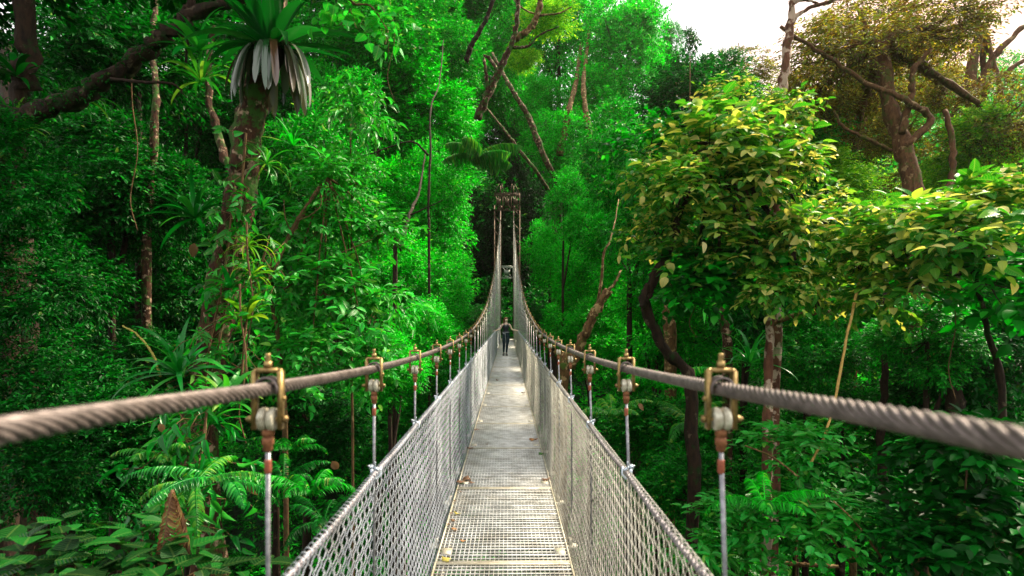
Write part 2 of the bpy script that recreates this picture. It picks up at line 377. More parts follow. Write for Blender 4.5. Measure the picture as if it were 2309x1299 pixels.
def twig_leaves(O, D, K, L, a, b, tmpl, r, grav=.35, upn=.8):
    """K leaves along each twig (origin O, direction D)"""
    M = len(O); D = norm(D)
    up = np.array([0, 0, 1.]); S = norm(np.cross(D, up + r.normal(0, .25, (M, 3)))); 
    t = np.linspace(.1, 1, K)[None, :, None]
    Lr = (L * r.uniform(.6, 1.3, M))[:, None, None]
    p = O[:, None] + D[:, None] * t * Lr + np.array([0, 0, -1.]) * (t ** 2) * Lr * grav * .6
    sgn = np.where(np.arange(K) % 2 == 0, 1., -1.)[None, :, None]; sgn = sgn * np.where(np.arange(K) == K - 1, .1, 1)[None, :, None]
    ld = D[:, None] * .75 + S[:, None] * sgn * .85 + r.normal(0, .28, (M, K, 3)) - up * grav * .7
    nr = up * upn + D[:, None] * .25 + r.normal(0, .38, (M, K, 3))
    s = r.uniform(.6, 1.25, M * K)
    return leaves(p.reshape(-1, 3), ld.reshape(-1, 3), nr.reshape(-1, 3), a * s, b * s * r.uniform(.85, 1.15, M * K), tmpl)

def ball_dirs(n, r, zb=0.):
    d = r.normal(0, 1, (n, 3)); d[:, 2] += zb; return norm(d)

def join(parts):
    V, T, Q, U = [], [], [], []; off = 0
    for v, t, q, u in parts:
        V.append(v); T.append(t + off); Q.append(q + off); U.append(u); off += len(v)
    return np.vstack(V), np.vstack(T), np.vstack(Q), np.vstack(U)

def crown_geo(seed, Rr=3., nb=30, twigs=100, K=9, a=.14, b=.07, tmpl=T_FINE, sub=.34, twl=.4, flat=1., grav=.3, shell=(.45, .95)):
    r = np.random.default_rng(seed)
    bd = ball_dirs(nb, r, .25); br = r.uniform(*shell, nb) ** .8
    C = bd * br[:, None] * (Rr * (1 - sub * .6)); C[:, 2] *= flat
    rad = Rr * sub * r.uniform(.7, 1.25, nb)
    parts = []
    for c, q in zip(C, rad):
        m = int(twigs * (q / (Rr * sub)) ** 2)
        d = ball_dirs(m, r, .35); rr = q * (.35 + .65 * r.random(m) ** .45)
        O = c + d * rr[:, None] * np.array([1, 1, .72])
        out = norm(norm(O) * .6 + d * .8 + r.normal(0, .25, (m, 3)) + np.array([0, 0, .1]))
        parts.append(twig_leaves(O, out, K, twl, a, b, tmpl, r, grav))
    g = join(parts); return g, C

VAR = {}
def variant(name, **kw):
    (v, t, q, u), C = crown_geo(**kw)
    uvn = kw.get('tmpl') is not T_FINE
    VAR[name] = (mesh_np(name, v, t, q, [L_MID], uvs=u if uvn else None, smooth=False), C, kw.get('Rr', 3.))
variant('fine_crown', seed=1, Rr=3, nb=40, shell=(.3, 1.1), twigs=85, K=8, a=.17, b=.080, sub=.30)
variant('fine_crown_loose', seed=2, Rr=3, nb=34, twigs=70, K=8, a=.19, b=.080, sub=.26, twl=.5, shell=(.2, 1))
variant('fine_crown_tall', seed=3, Rr=3, nb=46, shell=(.3, 1.05), twigs=78, K=8, a=.16, b=.078, sub=.27)
variant('mid_crown', seed=4, Rr=2.4, nb=30, twigs=60, K=8, a=.17, b=.075, tmpl=T_MID, sub=.32, twl=.45)
variant('mid_crown_loose', seed=5, Rr=2.4, nb=26, twigs=46, K=8, a=.19, b=.075, tmpl=T_MID, sub=.28, twl=.55, shell=(.2, 1))
variant('big_crown', seed=6, Rr=1.0, nb=13, twigs=10, K=6, a=.265, b=.14, tmpl=T_BIG, sub=.40, twl=.5, grav=.5, shell=(.15, 1))
variant('big_crown_b', seed=8, Rr=1.0, nb=12, twigs=12, K=6, a=.22, b=.10, tmpl=T_BIG, sub=.40, twl=.5, grav=.45, shell=(.15, 1))
variant('droop_crown', seed=9, Rr=.6, nb=9, twigs=8, K=6, a=.17, b=.06, tmpl=T_LANCE, sub=.38, twl=.35, grav=.6)
variant('heart_crown', seed=14, Rr=.45, nb=5, twigs=4, K=3, a=.17, b=.15, tmpl=T_OVATE, sub=.4, twl=.22, grav=.5, flat=.6)
variant('glossy_crown', seed=15, Rr=.7, nb=12, twigs=9, K=6, a=.15, b=.07, tmpl=T_BIG, sub=.36, twl=.35, grav=.5, shell=(.1, 1))
variant('olive_crown', seed=10, Rr=2.4, nb=24, twigs=44, K=8, a=.16, b=.055, tmpl=T_MID, sub=.26, twl=.5, grav=.7, shell=(.3, 1))

def place_crown(parent, var, c, rx, rz, mat, rot, name='crown', ry=None):
    me, C, R0 = VAR[var]
    o = bpy.data.objects.new(name, me); COL.objects.link(o); o.parent = parent
    o.location = Vector(c) - Vector(parent.location); o.rotation_euler = (0, 0, rot); o.scale = (rx / R0, (ry or rx) / R0, rz / R0)
    o.material_slots[0].link = 'OBJECT'; o.material_slots[0].material = mat
    M = Matrix.Translation(Vector(c)) @ Matrix.Rotation(rot, 4, 'Z') @ Matrix.Diagonal((rx / R0, (ry or rx) / R0, rz / R0, 1))
    return [M @ Vector(x) for x in C]

def limb(mb, pts, r0, r1, n=8, seg=None, rough=.12, sd=0):
    r = np.random.default_rng(int(abs(sum(pts[0])) * 1000) % 99999 + sd)
    seg = seg or max(8, 6 * len(pts)); p = spline(pts, seg)
    p[1:-1] += r.normal(0, 1, (seg - 2, 3)) * min(r0, .12) * rough * 1.5
    rad = np.linspace(r0, r1, seg) * (1 + r.normal(0, rough, seg))
    mb.tube(p, rad, n)
    if n > 7: mb.v[-1] = mb.v[-1] + r.normal(0, min(r0, .15) * .10, mb.v[-1].shape)

def tree(label, crowns, leaf, bark=B_DARK, r=.16, trunk=None, name='tree', cat='tree', group=None, nl=5, lean=0., base_flare=1.4, limbs=(), drop=True, tdrop=None):
    """crowns: (px, py, depth, rx, rz, variant); trunk: list of photo pixels with depth from the lower end up; its foot is set into the ground"""
    cs = [(P(a, b_, d), rx, rz, v) for a, b_, d, rx, rz, v in crowns]
    c0 = cs[0][0] if cs else None
    if trunk: tp = [P(*t) for t in trunk]
    else: tp = [c0 + Vector((lean, .0, 0))]
    foot = tp[0]
    gxx, gyy = foot.x + (lean * .6), foot.y + .2; gz = float(terrain(gxx, gyy))
    if drop and foot.z > gz + .3: tp = [Vector((gxx, gyy, gz - .3)), Vector((gxx * .6 + foot.x * .4, gyy * .6 + foot.y * .4, gz * .5 + foot.z * .5))] + tp
    base = Vector((tp[0].x, tp[0].y, max(tp[0].z, gz) if drop else tp[0].z))
    e = thing(name, label, cat, base, group, worldparts=True)
    mb = MB(); limb(mb, tp, r * base_flare, r * (.55 if trunk else .35), 10, rough=.07)
    for (pts, a, b_) in limbs: limb(mb, [P(*t) if not isinstance(t, Vector) else t for t in pts], a, b_, 7)
    for k, (c, rx, rz, v) in enumerate(cs):
        rot = random.uniform(0, 6.28)
        subs = place_crown(e, v, c, rx, rz, leaf[k % len(leaf)] if isinstance(leaf, (list, tuple)) else leaf, rot)
        src = tp[-1]
        if k and not trunk: limb(mb, [tp[max(-2, -len(tp))].lerp(tp[-1], .6), (tp[-1] + c) / 2 + Vector((0, 0, -.3)), c], r * .5, r * .25, 6); src = c
        elif trunk:
            if (c - tp[-1]).length > .3: limb(mb, [tp[-1], (tp[-1] + c) / 2 + Vector((0, 0, .1)), c], r * .5, r * .25, 6)
            src = c
        for s_ in random.sample(subs, min(nl, len(subs))):
            limb(mb, [src, (src + s_) / 2 + Vector((0, 0, -.15)), s_], r * .22, r * .06, 5, seg=8)
    mb.obj('trunk', bark, e)
    return e

exec_parts = True
# ------------------------------------------------------------------ suspension bridge
CX = -.0285                       # the bridge's centre line
HALF = .456                       # half width of the deck
CAB = .50                         # half distance of the main cables
SP, Y1 = 1.014, 1.273             # hanger spacing and first hanger
TY = 44.5                         # far tower
RAILZ = 1.04
ct = np.array([(-6, .30), (-3, .06), (-1, -.06), (0, -.095), (.6, -.118), (1.27, -.157), (2.28, -.203), (3.3, -.232), (4.4, -.247), (6, -.25), (8.85, -.185), (11.5, -.01),
               (14.7, .30), (18, .80), (22.1, 1.56), (29.5, 3.30), (36, 5.2), (39.4, 6.35), (TY, 8.35)])
def cabz(y):
    # smooth (Hermite) interpolation
    xs, zs = ct[:, 0], ct[:, 1]; m = np.gradient(zs, xs)
    y = np.asarray(y, float); k = np.clip(np.searchsorted(xs, y) - 1, 0, len(xs) - 2)
    h = xs[k + 1] - xs[k]; t = (y - xs[k]) / h
    return EYE + (2*t**3 - 3*t**2 + 1) * zs[k] + (t**3 - 2*t**2 + t) * h * m[k] + (-2*t**3 + 3*t**2) * zs[k + 1] + (t**3 - t**2) * h * m[k + 1]

bridge = thing('suspension_bridge', 'long narrow suspension footbridge with steel grating deck and wire mesh sides', 'bridge', (0, 0, 0))

def rope(mb, pts, R0, ns, pitch, sides=6, ph=0):
    """wire rope of ns helical strands along a fine polyline"""
    p = np.asarray(pts); t = norm(np.gradient(p, axis=0)); s = np.concatenate([[0], np.cumsum(np.linalg.norm(np.diff(p, axis=0), axis=1))])
    X_ = np.tile(np.array([1., 0, 0]), (len(p), 1)); U = norm(X_ - t * np.sum(X_ * t, 1)[:, None]); W = np.cross(t, U)
    rs = R0 * sin(pi / ns) / (1 + sin(pi / ns)) * 1.10; ro = R0 - rs
    for k in range(ns):
        a = s / pitch * 2 * pi + k * 2 * pi / ns + ph
        mb.tube(p + ro * (np.cos(a)[:, None] * U + np.sin(a)[:, None] * W), rs, sides)
    mb.tube(p[::4], ro * .9, 8)

for sgn in (-1, 1):
    mb = MB(); xx = CX + sgn * CAB
    yy = np.arange(-1.2, 10, .0125); pts = np.stack([np.full_like(yy, xx), yy, cabz(yy)], -1)
    rope(mb, pts, .0162, 8, .17, 6)
    yy = np.arange(9.95, TY + .01, .15); mb.tube(np.stack([np.full_like(yy, xx), yy, cabz(yy)], -1), .0175, 8)
    yy = np.linspace(-6, -1.15, 20); mb.tube(np.stack([np.full_like(yy, xx), yy, cabz(yy)], -1), .0205, 8)
    # backstay beyond the tower
    mb.tube([(xx, TY, float(cabz(TY))), (xx, TY + 5, float(cabz(TY)) - 3.6), (xx, TY + 12, float(terrain(0, TY + 12)) - .3)], .019, 8)
    o = mb.obj('main_cable', M_ROPE, bridge)

def hanger_pieces():
    """near hanger, its origin on the cable axis; y along the cable"""
    out = {}
    mb = MB()                                  # yoke: inverted U strap round the cable
    w, th, dp = .0285, .0045, .010
    for s in (-1, 1): mb.box((s * w, 0, -.025), (th, dp, .064))
    mb.box((0, 0, .0405), (w - .006, dp, .0048)); 
    for s in (-1, 1): mb.tube([(s * (w - .007), 0, .0405), (s * (w - .001), 0, .0395), (s * w, 0, .034)], .0062, 6)
    mb.lathe([(0, .0605), (.009, .0605), (.0095, .052), (.009, .0455), (0, .0455)], (0, 0, 0), 'z', 6)       # nut
    mb.lathe([(0, .078), (.0052, .078), (.006, .074), (.0055, .060)], (0, 0, 0), 'z', 10)                     # stud
    for s in (-1, 1):
        mb.lathe([(0, -.0045), (.0085, -.0045), (.0085, .0045), (0, .0045)], (s * (w + .009), 0, -.067), 'x', 6)
        mb.lathe([(0, -.003), (.006, -.003), (.006, .003), (0, .003)], (s * (w + .007), 0, -.022), 'x', 6)
    mb.tube([(-.044, 0, -.067), (.048, 0, -.067)], .0048, 8)
    out['clamp'] = mb.mesh('clamp', M_GOLD)
    mb = MB()                                  # saddle lying round the cable
    a = np.linspace(-.15 * pi, 1.15 * pi, 14)
    mb.tube([(.0245 * cos(t), -.012, .0245 * sin(t)) for t in a], .0035, 6)
    mb.tube([(.0245 * cos(t), .012, .0245 * sin(t)) for t in a], .0035, 6)
    mb.tube([(.0235 * cos(t), 0, .0235 * sin(t)) for t in a], .0045, 6)
    out['saddle'] = mb.mesh('saddle', M_ROPE)
    mb = MB()                                  # double cream thimble wheel
    for s in (-1, 1):
        c = s * .0095
        mb.lathe([(0, -.0085), (.020, -.0085), (.0245, -.006), (.0255, 0), (.0245, .006), (.020, .0085), (0, .0085)], (c, 0, -.067), 'x', 18)
    out['thimble'] = mb.mesh('thimble', M_CREAM)
    mb = MB()
    mb.lathe([(.0, -.088), (.011, -.088), (.013, -.094), (.0125, -.104), (.0095, -.106), (.0125, -.109), (.013, -.122), (.010, -.125), (.0105, -.134), (.007, -.139), (0, -.139)], (0, 0, 0), 'z', 12)
    out['socket'] = mb.mesh('socket', M_RUST)
    mb = MB(); mb.lathe([(0, -.155), (.0068, -.156), (.0078, -.160), (.0078, -.182), (.006, -.187), (0, -.19)], (0, .0, 0), 'z', 10)
    out['sleeve'] = mb.mesh('sleeve', M_RED)
    return out
HP = hanger_pieces()
def far_clamp():
    mb = MB()
    for s in (-1, 1): mb.box((s * .028, 0, -.022), (.0055, .01, .062))
    mb.box((0, 0, .042), (.022, .01, .0055)); mb.box((0, 0, .062), (.006, .006, .014))
    return mb.mesh('clamp', M_GOLD)
FARC = far_clamp()
mb = MB(); mb.lathe([(0, -.018), (.024, -.018), (.026, 0), (.024, .018), (0, .018)], (0, 0, -.067), 'x', 8); mb.lathe([(.011, -.09), (.012, -.135), (.005, -.14)], (0, 0, 0), 'z', 6)
FART = mb.mesh('thimble', M_CREAM)

hang_y = [Y1 + k * SP for k in range(-1, 42)]
for sgn in (-1, 1):
    for k, y in enumerate(hang_y):
        zc = float(cabz(y)); xx = CX + sgn * CAB; xr = CX + sgn * (CAB + (.0 if sgn < 0 else .01))
        near = y < 9; L = zc + .09
        mb = MB(); mb.m = 0
        mb.tube([(0, 0, -.13), (xr - xx, 0, RAILZ - zc), (xr - xx, 0, -.07 - zc)], .0055 if y < 14 else .005, 8 if near else 5)
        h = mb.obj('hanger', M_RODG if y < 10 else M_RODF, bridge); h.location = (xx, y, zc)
        if near:
            for nme in ('clamp', 'saddle', 'thimble', 'socket', 'sleeve'):
                o = link(nme, HP[nme], h)
                if sgn < 0 and nme == 'clamp': o.scale = (-1, 1, 1)
        elif y < 24:
            link('clamp', FARC, h); link('thimble', FART, h)
        else:
            link('clamp', FARC, h)

# handrail ropes with their clips
for sgn in (-1, 1):
    mb = MB(); xr = CX + sgn * (CAB + (.0 if sgn < 0 else .01)) - sgn * .012
    ys = np.arange(-1, 9, .011); sag = -.012 * np.sin(((ys - Y1) / SP) % 1 * pi)
    rope(mb, np.stack([np.full_like(ys, xr), ys, RAILZ + sag], -1), .0105, 3, .075, 6)
    ys = np.arange(8.95, TY + .5, .25); mb.tube(np.stack([np.full_like(ys, xr), ys, np.full_like(ys, RAILZ - .006)], -1), .0095, 6)
    mb.obj('handrail_rope', M_DARKROPE, bridge)
mb = MB()
mb.tube([(.012, -.022, .012), (.014, -.012, -.018), (0, 0, -.03), (-.014, .012, -.018), (-.012, .022, .012)], .006, 7)
mb.tube([(-.014, -.02, .010), (.016, .004, .020), (.014, .024, .008)], .0055, 7)
mb.box((.018, .0, .018), (.007, .012, .007)); mb.tube([(.012, -.03, .02), (.02, -.045, .034)], .003, 5); mb.tube([(.0, -.02, .02), (-.004, -.034, .046)], .0028, 5)
CLIP = mb.mesh('rail_clip', M_CLIP)
for sgn in (-1, 1):
    for y in hang_y[1:26]:
        o = link('rail_clip', CLIP, bridge); o.location = (CX + sgn * (CAB + (.0 if sgn < 0 else .01)) - sgn * .008, y, RAILZ); o.scale = (sgn, 1, 1)

# chain link sides: interlocking zigzag wires, real wire thickness
def chainlink(sgn, mat):
    px_, pz = .031, .060
    x_top = CX + sgn * (CAB + (.0 if sgn < 0 else .01)) - sgn * .012; x_bot = CX + sgn * .487
    segs = []
    r = np.random.default_rng(11 + sgn)
    ny_ = int((TY + .6 + .6) / (px_)); nz_ = int(2 * (RAILZ + .10) / pz)
    yc = -.6 + np.arange(ny_) * px_
    z = RAILZ + .008 - np.arange(nz_ + 1) * pz / 2
    tt = (RAILZ - z) / RAILZ
    zig = np.where(np.arange(nz_ + 1) % 2 == 0, 1., -1.)
    warpA = .010 * np.sin(yc * 2.3)[:, None] * np.sin(tt * pi)[None]
    bulge = -sgn * .0 + sgn * (.035 * np.sin(np.clip(tt, 0, 1) * pi))[None] * (0.6 + .4 * np.sin(yc * 1.7 + sgn))[:, None]
    x0 = x_top + (x_bot - x_top) * tt[None] + bulge + .004 * np.sin(yc * 5)[:, None]
    ph_ = np.where(np.arange(ny_) % 2 == 0, 1., -1.)[:, None]
    PX = x0 + .0022 * zig[None] * ph_; PY = yc[:, None] + zig[None] * ph_ * (px_ * .5 + .0014) + warpA + r.normal(0, .0012, (ny_, nz_ + 1)); PZ = np.tile(z, (ny_, 1)) + r.normal(0, .0010, (ny_, nz_ + 1)) + .006 * np.sin(yc * 1.9)[:, None]
    p = np.stack([PX, PY, PZ], -1)
    A = p[:, :-1].reshape(-1, 3); B = p[:, 1:].reshape(-1, 3)
    d = norm(B - A); A = A - d * .0012; B = B + d * .0012
    rad = np.interp(A[:, 1], [0, 8, 20], [.0017, .0014, .0012])
    # each segment bows outwards in the middle like the flattened helix of the real wire
    side = norm(np.cross(d, np.array([1., 0, 0]))); Mid = (A + B) / 2 + np.array([1., 0, 0]) * .003 * np.where(np.arange(len(A)) % 2 == 0, 1, -1)[:, None]
    U = norm(np.cross(d, side)); W = np.cross(d, U)
    def ring(c, n=4):
        th = np.arange(n) * 2 * pi / n + .3
        return c[:, None] + rad[:, None, None] * (np.cos(th)[None, :, None] * U[:, None] + np.sin(th)[None, :, None] * W[:, None])
    V = np.concatenate([ring(A), ring(Mid), ring(B)], 1).reshape(-1, 3)
    f = np.array([[k + j, k + (j + 1) % 4, k + 4 + (j + 1) % 4, k + 4 + j] for k in (0, 4) for j in range(4)])
    q = (f[None] + (np.arange(len(A)) * 12)[:, None, None]).reshape(-1, 4)
    mb = MB(); mb.add(V, q=q)
    # top wrap of the mesh round the handrail rope
    a = np.linspace(-.5 * pi, 1.2 * pi, 7)
    for y in yc[(yc < 9)]:
        mb.tube([(x_top + .0135 * cos(t), y + px_ * .5 + (t - .3) * .004, RAILZ + .0135 * sin(t)) for t in a], .00165, 4, cap=False)
    # line wires: foot and two courses
    ys = np.arange(-.6, TY + .5, .5)
    for zz in (-.06,): mb.tube(np.stack([np.full_like(ys, x_bot), ys, np.full_like(ys, zz)], -1), .003, 5)
    return mb.obj('side_mesh', mat, bridge, smooth=True)
chainlink(-1, M_WIRE); chainlink(1, M_WIREW)

# deck: framed grating panels on cross beams
PL = 1.70
def panel_mesh():
    mb = MB(); n = 30; w = 2 * HALF / n
    cs, hs = [], []
    for k in range(1, n):
        cs.append((-HALF + k * w, PL / 2, -.0125)); hs.append((.0014, PL / 2 - .012, .0115))
    nr = 16; st = (PL - .02) / nr
    for k in range(1, nr):
        cs.append((0, .01 + k * st, -.0070)); hs.append((HALF - .004, .0050, .0072))
    for k in range(nr):                      # thinner bars midway
        cs.append((0, .01 + (k + .5) * st, -.0080)); hs.append((HALF - .004, .0026, .0060))
    mb.boxes(cs, hs)
    mb.m = 1
    mb.boxes([(-HALF, PL / 2, -.012), (HALF, PL / 2, -.012), (0, .006, -.012), (0, PL - .006, -.012)],
             [(.0055, PL / 2 - .003, .0155), (.0055, PL / 2 - .003, .0155), (HALF - .006, .004, .0145), (HALF - .006, .004, .0145)])
    mb.boxes([(0, PL - .030, .0015)], [(HALF - .008, .017, .0012)])
    mb.boxes([(-HALF + .055, .17, .0022), (HALF - .055, .17, .0022)], [(.035, .055, .0012)] * 2)
    return mb.mesh('deck_panel', [M_DECK, M_DECKFR], smooth=False)
PM = panel_mesh(); y = 5.6 - 4 * PL; kk = 0
while y < TY + .6:
    o = link('deck_panel', PM, bridge); o.location = (CX, y, random.uniform(-.003, .003)); o.rotation_euler = (R(random.uniform(-.1, .1)), R(random.uniform(-.15, .15)), 0); y += PL
mb = MB(); mb.tube([(-.545, 0, -.062), (.545, 0, -.062)], .021, 10)
for s in (-1, 1): mb.box((s * .5, 0, -.03), (.012, .016, .03)); mb.tube([(s * .545, 0, -.062), (s * .553, 0, -.062)], .013, 8)
BEAM = mb.mesh('cross_beam', M_DECKFR)
for y in hang_y:
    o = link('cross_beam', BEAM, bridge); o.location = (CX, y, 0)
mb = MB()
for s in (-1, 1): mb.boxes([(CX + s * .40, 22.5, -.034)], [(.018, 22.6, .006)])
mb.obj('deck_stringer', M_DECKFR, bridge, smooth=False)

# far tower
tw = MB(); zt = float(cabz(TY))
def angle_bar(mb, a, b, w=.035):
    mb.tube([a, b], w, 4)
xi, xo = .50, .97
for s in (-1, 1):
    for dy in (-.28, .28):
        tw.tube([(CX + s * xi, TY + dy, -.4), (CX + s * xi, TY + dy, zt + .15)], .042, 4)
        tw.tube([(CX + s * xo, TY + dy, -.4), (CX + s * xo, TY + dy, zt + .25)], .042, 4)
    n = 18; hh = (zt) / n
    for k in range(n):
        a, b = (xi, xo) if k % 2 == 0 else (xo, xi)
        tw.tube([(CX + s * a, TY - .28, k * hh), (CX + s * b, TY - .28, (k + 1) * hh)], .022, 4)
        tw.tube([(CX + s * xi, TY - .28 if k % 2 else TY + .28, k * hh), (CX + s * xi, TY + .28 if k % 2 else TY - .28, (k + 1) * hh)], .02, 4)
tower = tw.obj('tower', M_TOWER, bridge, smooth=False)
def brace(z0, z1, x0, x1, nb, mat, w=.03):
    mb = MB(); yy = TY - .33
    for z in (z0, z1): mb.tube([(CX + x0, yy, z), (CX + x1, yy, z)], w, 4)
    dx = (x1 - x0) / nb
    for k in range(nb):
        a, b = CX + x0 + k * dx, CX + x0 + (k + 1) * dx; m = (a + b) / 2; zm = (z0 + z1) / 2
        mb.tube([(a, yy, z0), (m, yy, zm), (b, yy, z1)], w * .7, 4); mb.tube([(a, yy, z1), (m, yy, zm), (b, yy, z0)], w * .7, 4)
        mb.tube([(b, yy, z0), (b, yy, z1)], w * .7, 4); mb.tube([(m, yy, z0), (m, yy, z1)], w * .5, 4)
        mb.box((m, yy - .01, zm), (dx * .26, .02, (z1 - z0) * .16)); mb.box((m, yy - .01, z0 + .1), (dx * .2, .02, .05))
        mb.box(((a + b) / 2, yy - .012, z1 - (z1 - z0) * .10), (dx * .5, .015, (z1 - z0) * .05))
    return mb.obj('cross_brace', mat, tower, smooth=False)
brace(zt - .15, zt + 1.15, -xo, xo, 3, M_TOWER, .045)
M_BRACE = metal('pale_brace', (.30, .33, .28), (.50, .54, .48), .5, .4, 8)
brace(EYE + (716 - 628) / 29.2, EYE + (716 - 601) / 29.2, -xi + .05, xi - .05, 1, M_BRACE, .035)
mb = MB()
for s in (-1, 1):
    mb.box((CX + s * CAB, TY, zt + .10), (.14, .3, .10)); mb.lathe([(0, -.06), (.22, -.06), (.22, .06), (0, .06)], (CX + s * CAB, TY, zt + .02), 'x', 16)
    mb.tube([(CX + s * xi, TY - .3, zt + 1.15), (CX + s * xi, TY - .3, zt + 1.75)], .05, 4)
    mb.tube([(CX + s * xo, TY - .3, zt + 1.15), (CX + s * (xi + .1), TY - .3, zt + 1.9)], .022, 4); mb.tube([(CX + s * .22, TY - .3, zt + 1.15), (CX + s * (xi - .1), TY - .3, zt + 1.9)], .022, 4)
mb.obj('saddle_housing', M_TOWER, tower, smooth=False)
mb = MB(); mb.box((CX, TY + 2.2, -.35), (1.05, 1.7, .33)); mb.box((CX, TY + .55, -.12), (.46, .1, .14))
mb.obj('abutment', plain('concrete', (.05, .055, .035), .9, .2, .3, 3), bridge, smooth=False)

# ------------------------------------------------------------------ person on the deck
def skinobj(name, nodes, edges, mat, parent=None, sub=2):
    me = bpy.data.meshes.new(name); keys = list(nodes); idx = {k: i for i, k in enumerate(keys)}
    me.from_pydata([nodes[k][0] for k in keys], [(idx[a], idx[b]) for a, b in edges], [])
    o = bpy.data.objects.new(name, me); COL.objects.link(o)
    if parent is not None: o.parent = parent
    sk = o.modifiers.new('skin', 'SKIN'); sk.use_smooth_shade = True
    for k in keys:
        sv = me.skin_vertices[0].data[idx[k]]; rr = nodes[k][1]
        sv.radius = rr if isinstance(rr, tuple) else (rr, rr); sv.use_root = (k == keys[0])
    ss = o.modifiers.new('sub', 'SUBSURF'); ss.levels = sub; ss.render_levels = sub
    me.materials.append(mat); return o
SKIN = plain('skin', (.92, .64, .50), .55, .4, .06)
HAIR = plain('hair', (.22, .08, .035), .45, .4, .3, 60)
TOP = plain('black_top', (.035, .035, .045), .8, .2, .3)
LEGG = plain('dark_teal_leggings', (.012, .030, .040), .6, .3, .3)
SHOE = plain('grey_shoe', (.10, .09, .085), .7, .3, .3)
STRAP = plain('grey_strap', (.35, .38, .40), .7)
# x to the picture's right, y away from the camera (she faces the camera, -y), z up
N = {
 'pelvis': ((0, 0, .92), .085), 'waist': ((.002, 0, 1.06), .070), 'chest': ((.0, .0, 1.21), .075), 'upchest': ((0, .008, 1.33), .066),
 'neck0': ((.002, .008, 1.40), .043), 'neck1': ((.008, .0, 1.45), .040), 'jaw': ((.020, -.022, 1.50), .050), 'head': ((.008, -.002, 1.555), .076), 'skull': ((.004, .004, 1.590), .060),
 'hipL': ((-.08, 0, .86), .075), 'kneeL': ((-.086, -.02, .49), .048), 'calfL': ((-.092, .01, .36), .046), 'ankL': ((-.100, .015, .09), .032), 'heelL': ((-.100, .02, .05), .030), 'toeL': ((-.115, -.11, .035), .028),
 'hipR': ((.080, 0, .86), .075), 'kneeR': ((.050, -.045, .49), .048), 'calfR': ((.038, -.01, .36), .046), 'ankR': ((.022, .0, .09), .032), 'heelR': ((.022, .0, .05), .030), 'toeR': ((.045, -.13, .035), .028),
 'shL': ((-.150, .01, 1.345), .050), 'elL': ((-.255, .05, 1.15), .038), 'wrL': ((-.44, -.02, 1.078), .024), 'haL': ((-.49, -.045, 1.078), .024),
 'shR': ((.150, .01, 1.345), .050), 'elR': ((.262, .05, 1.12), .038), 'wrR': ((.44, -.01, 1.080), .024), 'haR': ((.49, -.035, 1.078), .024),
 'nose0': ((.050, -.066, 1.540), .016), 'nose1': ((.060, -.082, 1.533), .009), 'earA': ((-.058, -.018, 1.545), .012), 'earB': ((-.066, -.014, 1.550), .010),
}
E = [('pelvis', 'waist'), ('waist', 'chest'), ('chest', 'upchest'), ('upchest', 'neck0'), ('neck0', 'neck1'), ('neck1', 'jaw'), ('jaw', 'head'), ('head', 'skull'), ('head', 'nose0'), ('nose0', 'nose1'), ('head', 'earA'), ('earA', 'earB')]
for s in 'LR':
    E += [('pelvis', 'hip' + s), ('hip' + s, 'knee' + s), ('knee' + s, 'calf' + s), ('calf' + s, 'ank' + s), ('ank' + s, 'heel' + s), ('heel' + s, 'toe' + s),
          ('upchest', 'sh' + s), ('sh' + s, 'el' + s), ('el' + s, 'wr' + s), ('wr' + s, 'ha' + s)]
    sg = -1 if s == 'L' else 1; hx, hy, hz = N['ha' + s][0]
    for f, (dy, ln, yy) in enumerate([(-.030, .060, -.020), (-.011, .068, -.010), (.009, .062, .002), (.027, .050, .012)]):
        N[f'f{s}{f}0'] = ((hx + sg * .024, hy + dy, hz), .0095); N[f'f{s}{f}1'] = ((hx + sg * (.024 + ln * .55), hy + dy * 1.2 + yy * .3, hz - .006), .0088); N[f'f{s}{f}2'] = ((hx + sg * (.024 + ln * .85), hy + dy * 1.3 + yy * .6, hz - .034), .0075)
        E += [('ha' + s, f'f{s}{f}0'), (f'f{s}{f}0', f'f{s}{f}1'), (f'f{s}{f}1', f'f{s}{f}2')]
    N[f't{s}0'] = ((hx, hy - .036, hz - .008), .011); N[f't{s}1'] = ((hx + sg * .022, hy - .056, hz - .024), .009)
    E += [('ha' + s, f't{s}0'), (f't{s}0', f't{s}1')]
person = skinobj('person', N, E, SKIN)
PD = 24.9
person.location = ((1141 - VX) / F * PD, PD, 0.004)
tag(person, 'woman in black tank top and dark leggings holding both handrails mid-bridge', 'person')
def loft(mb, secs, n=20):
    """secs: (z, cx, cy, rx, ry) ellipses from the top down, smoothly interpolated"""
    S = spline([x[:3] for x in secs], 4 * len(secs)); S2 = spline([(x[3], x[4], 0) for x in secs], 4 * len(secs)); th = np.arange(n) * 2 * pi / n
    v = np.array([[c[1] + r_[0] * cos(t), c[2] + r_[1] * sin(t), c[0]] for c, r_ in zip(S, S2) for t in th]); m = len(S)
    i = np.arange(m - 1)[:, None] * n; j = np.arange(n)[None]; k = (j + 1) % n
    mb.add(v, q=np.stack([i + j, i + n + j, i + n + k, i + k], -1).reshape(-1, 4))
mb = MB()
loft(mb, [(1.02, 0, 0, .116, .092), (.97, 0, 0, .135, .104), (.91, 0, .005, .155, .114), (.85, 0, .005, .160, .112), (.79, -.004, 0, .135, .088), (.77, -.004, 0, .06, .04)])
for s in 'LR':
    h, k, c, a = N['hip' + s][0], N['knee' + s][0], N['calf' + s][0], N['ank' + s][0]
    pts = spline([(h[0] * .98, h[1], h[2]), ((h[0] + k[0]) / 2 + .01 * np.sign(h[0]), (h[1] + k[1]) / 2 - .01, .68), k, c, (a[0], a[1], .13)], 22)
    mb.tube(pts, np.interp(np.linspace(0, 1, 22), [0, .25, .5, .68, .75, 1], [.082, .079, .056, .056, .054, .037]), 14)
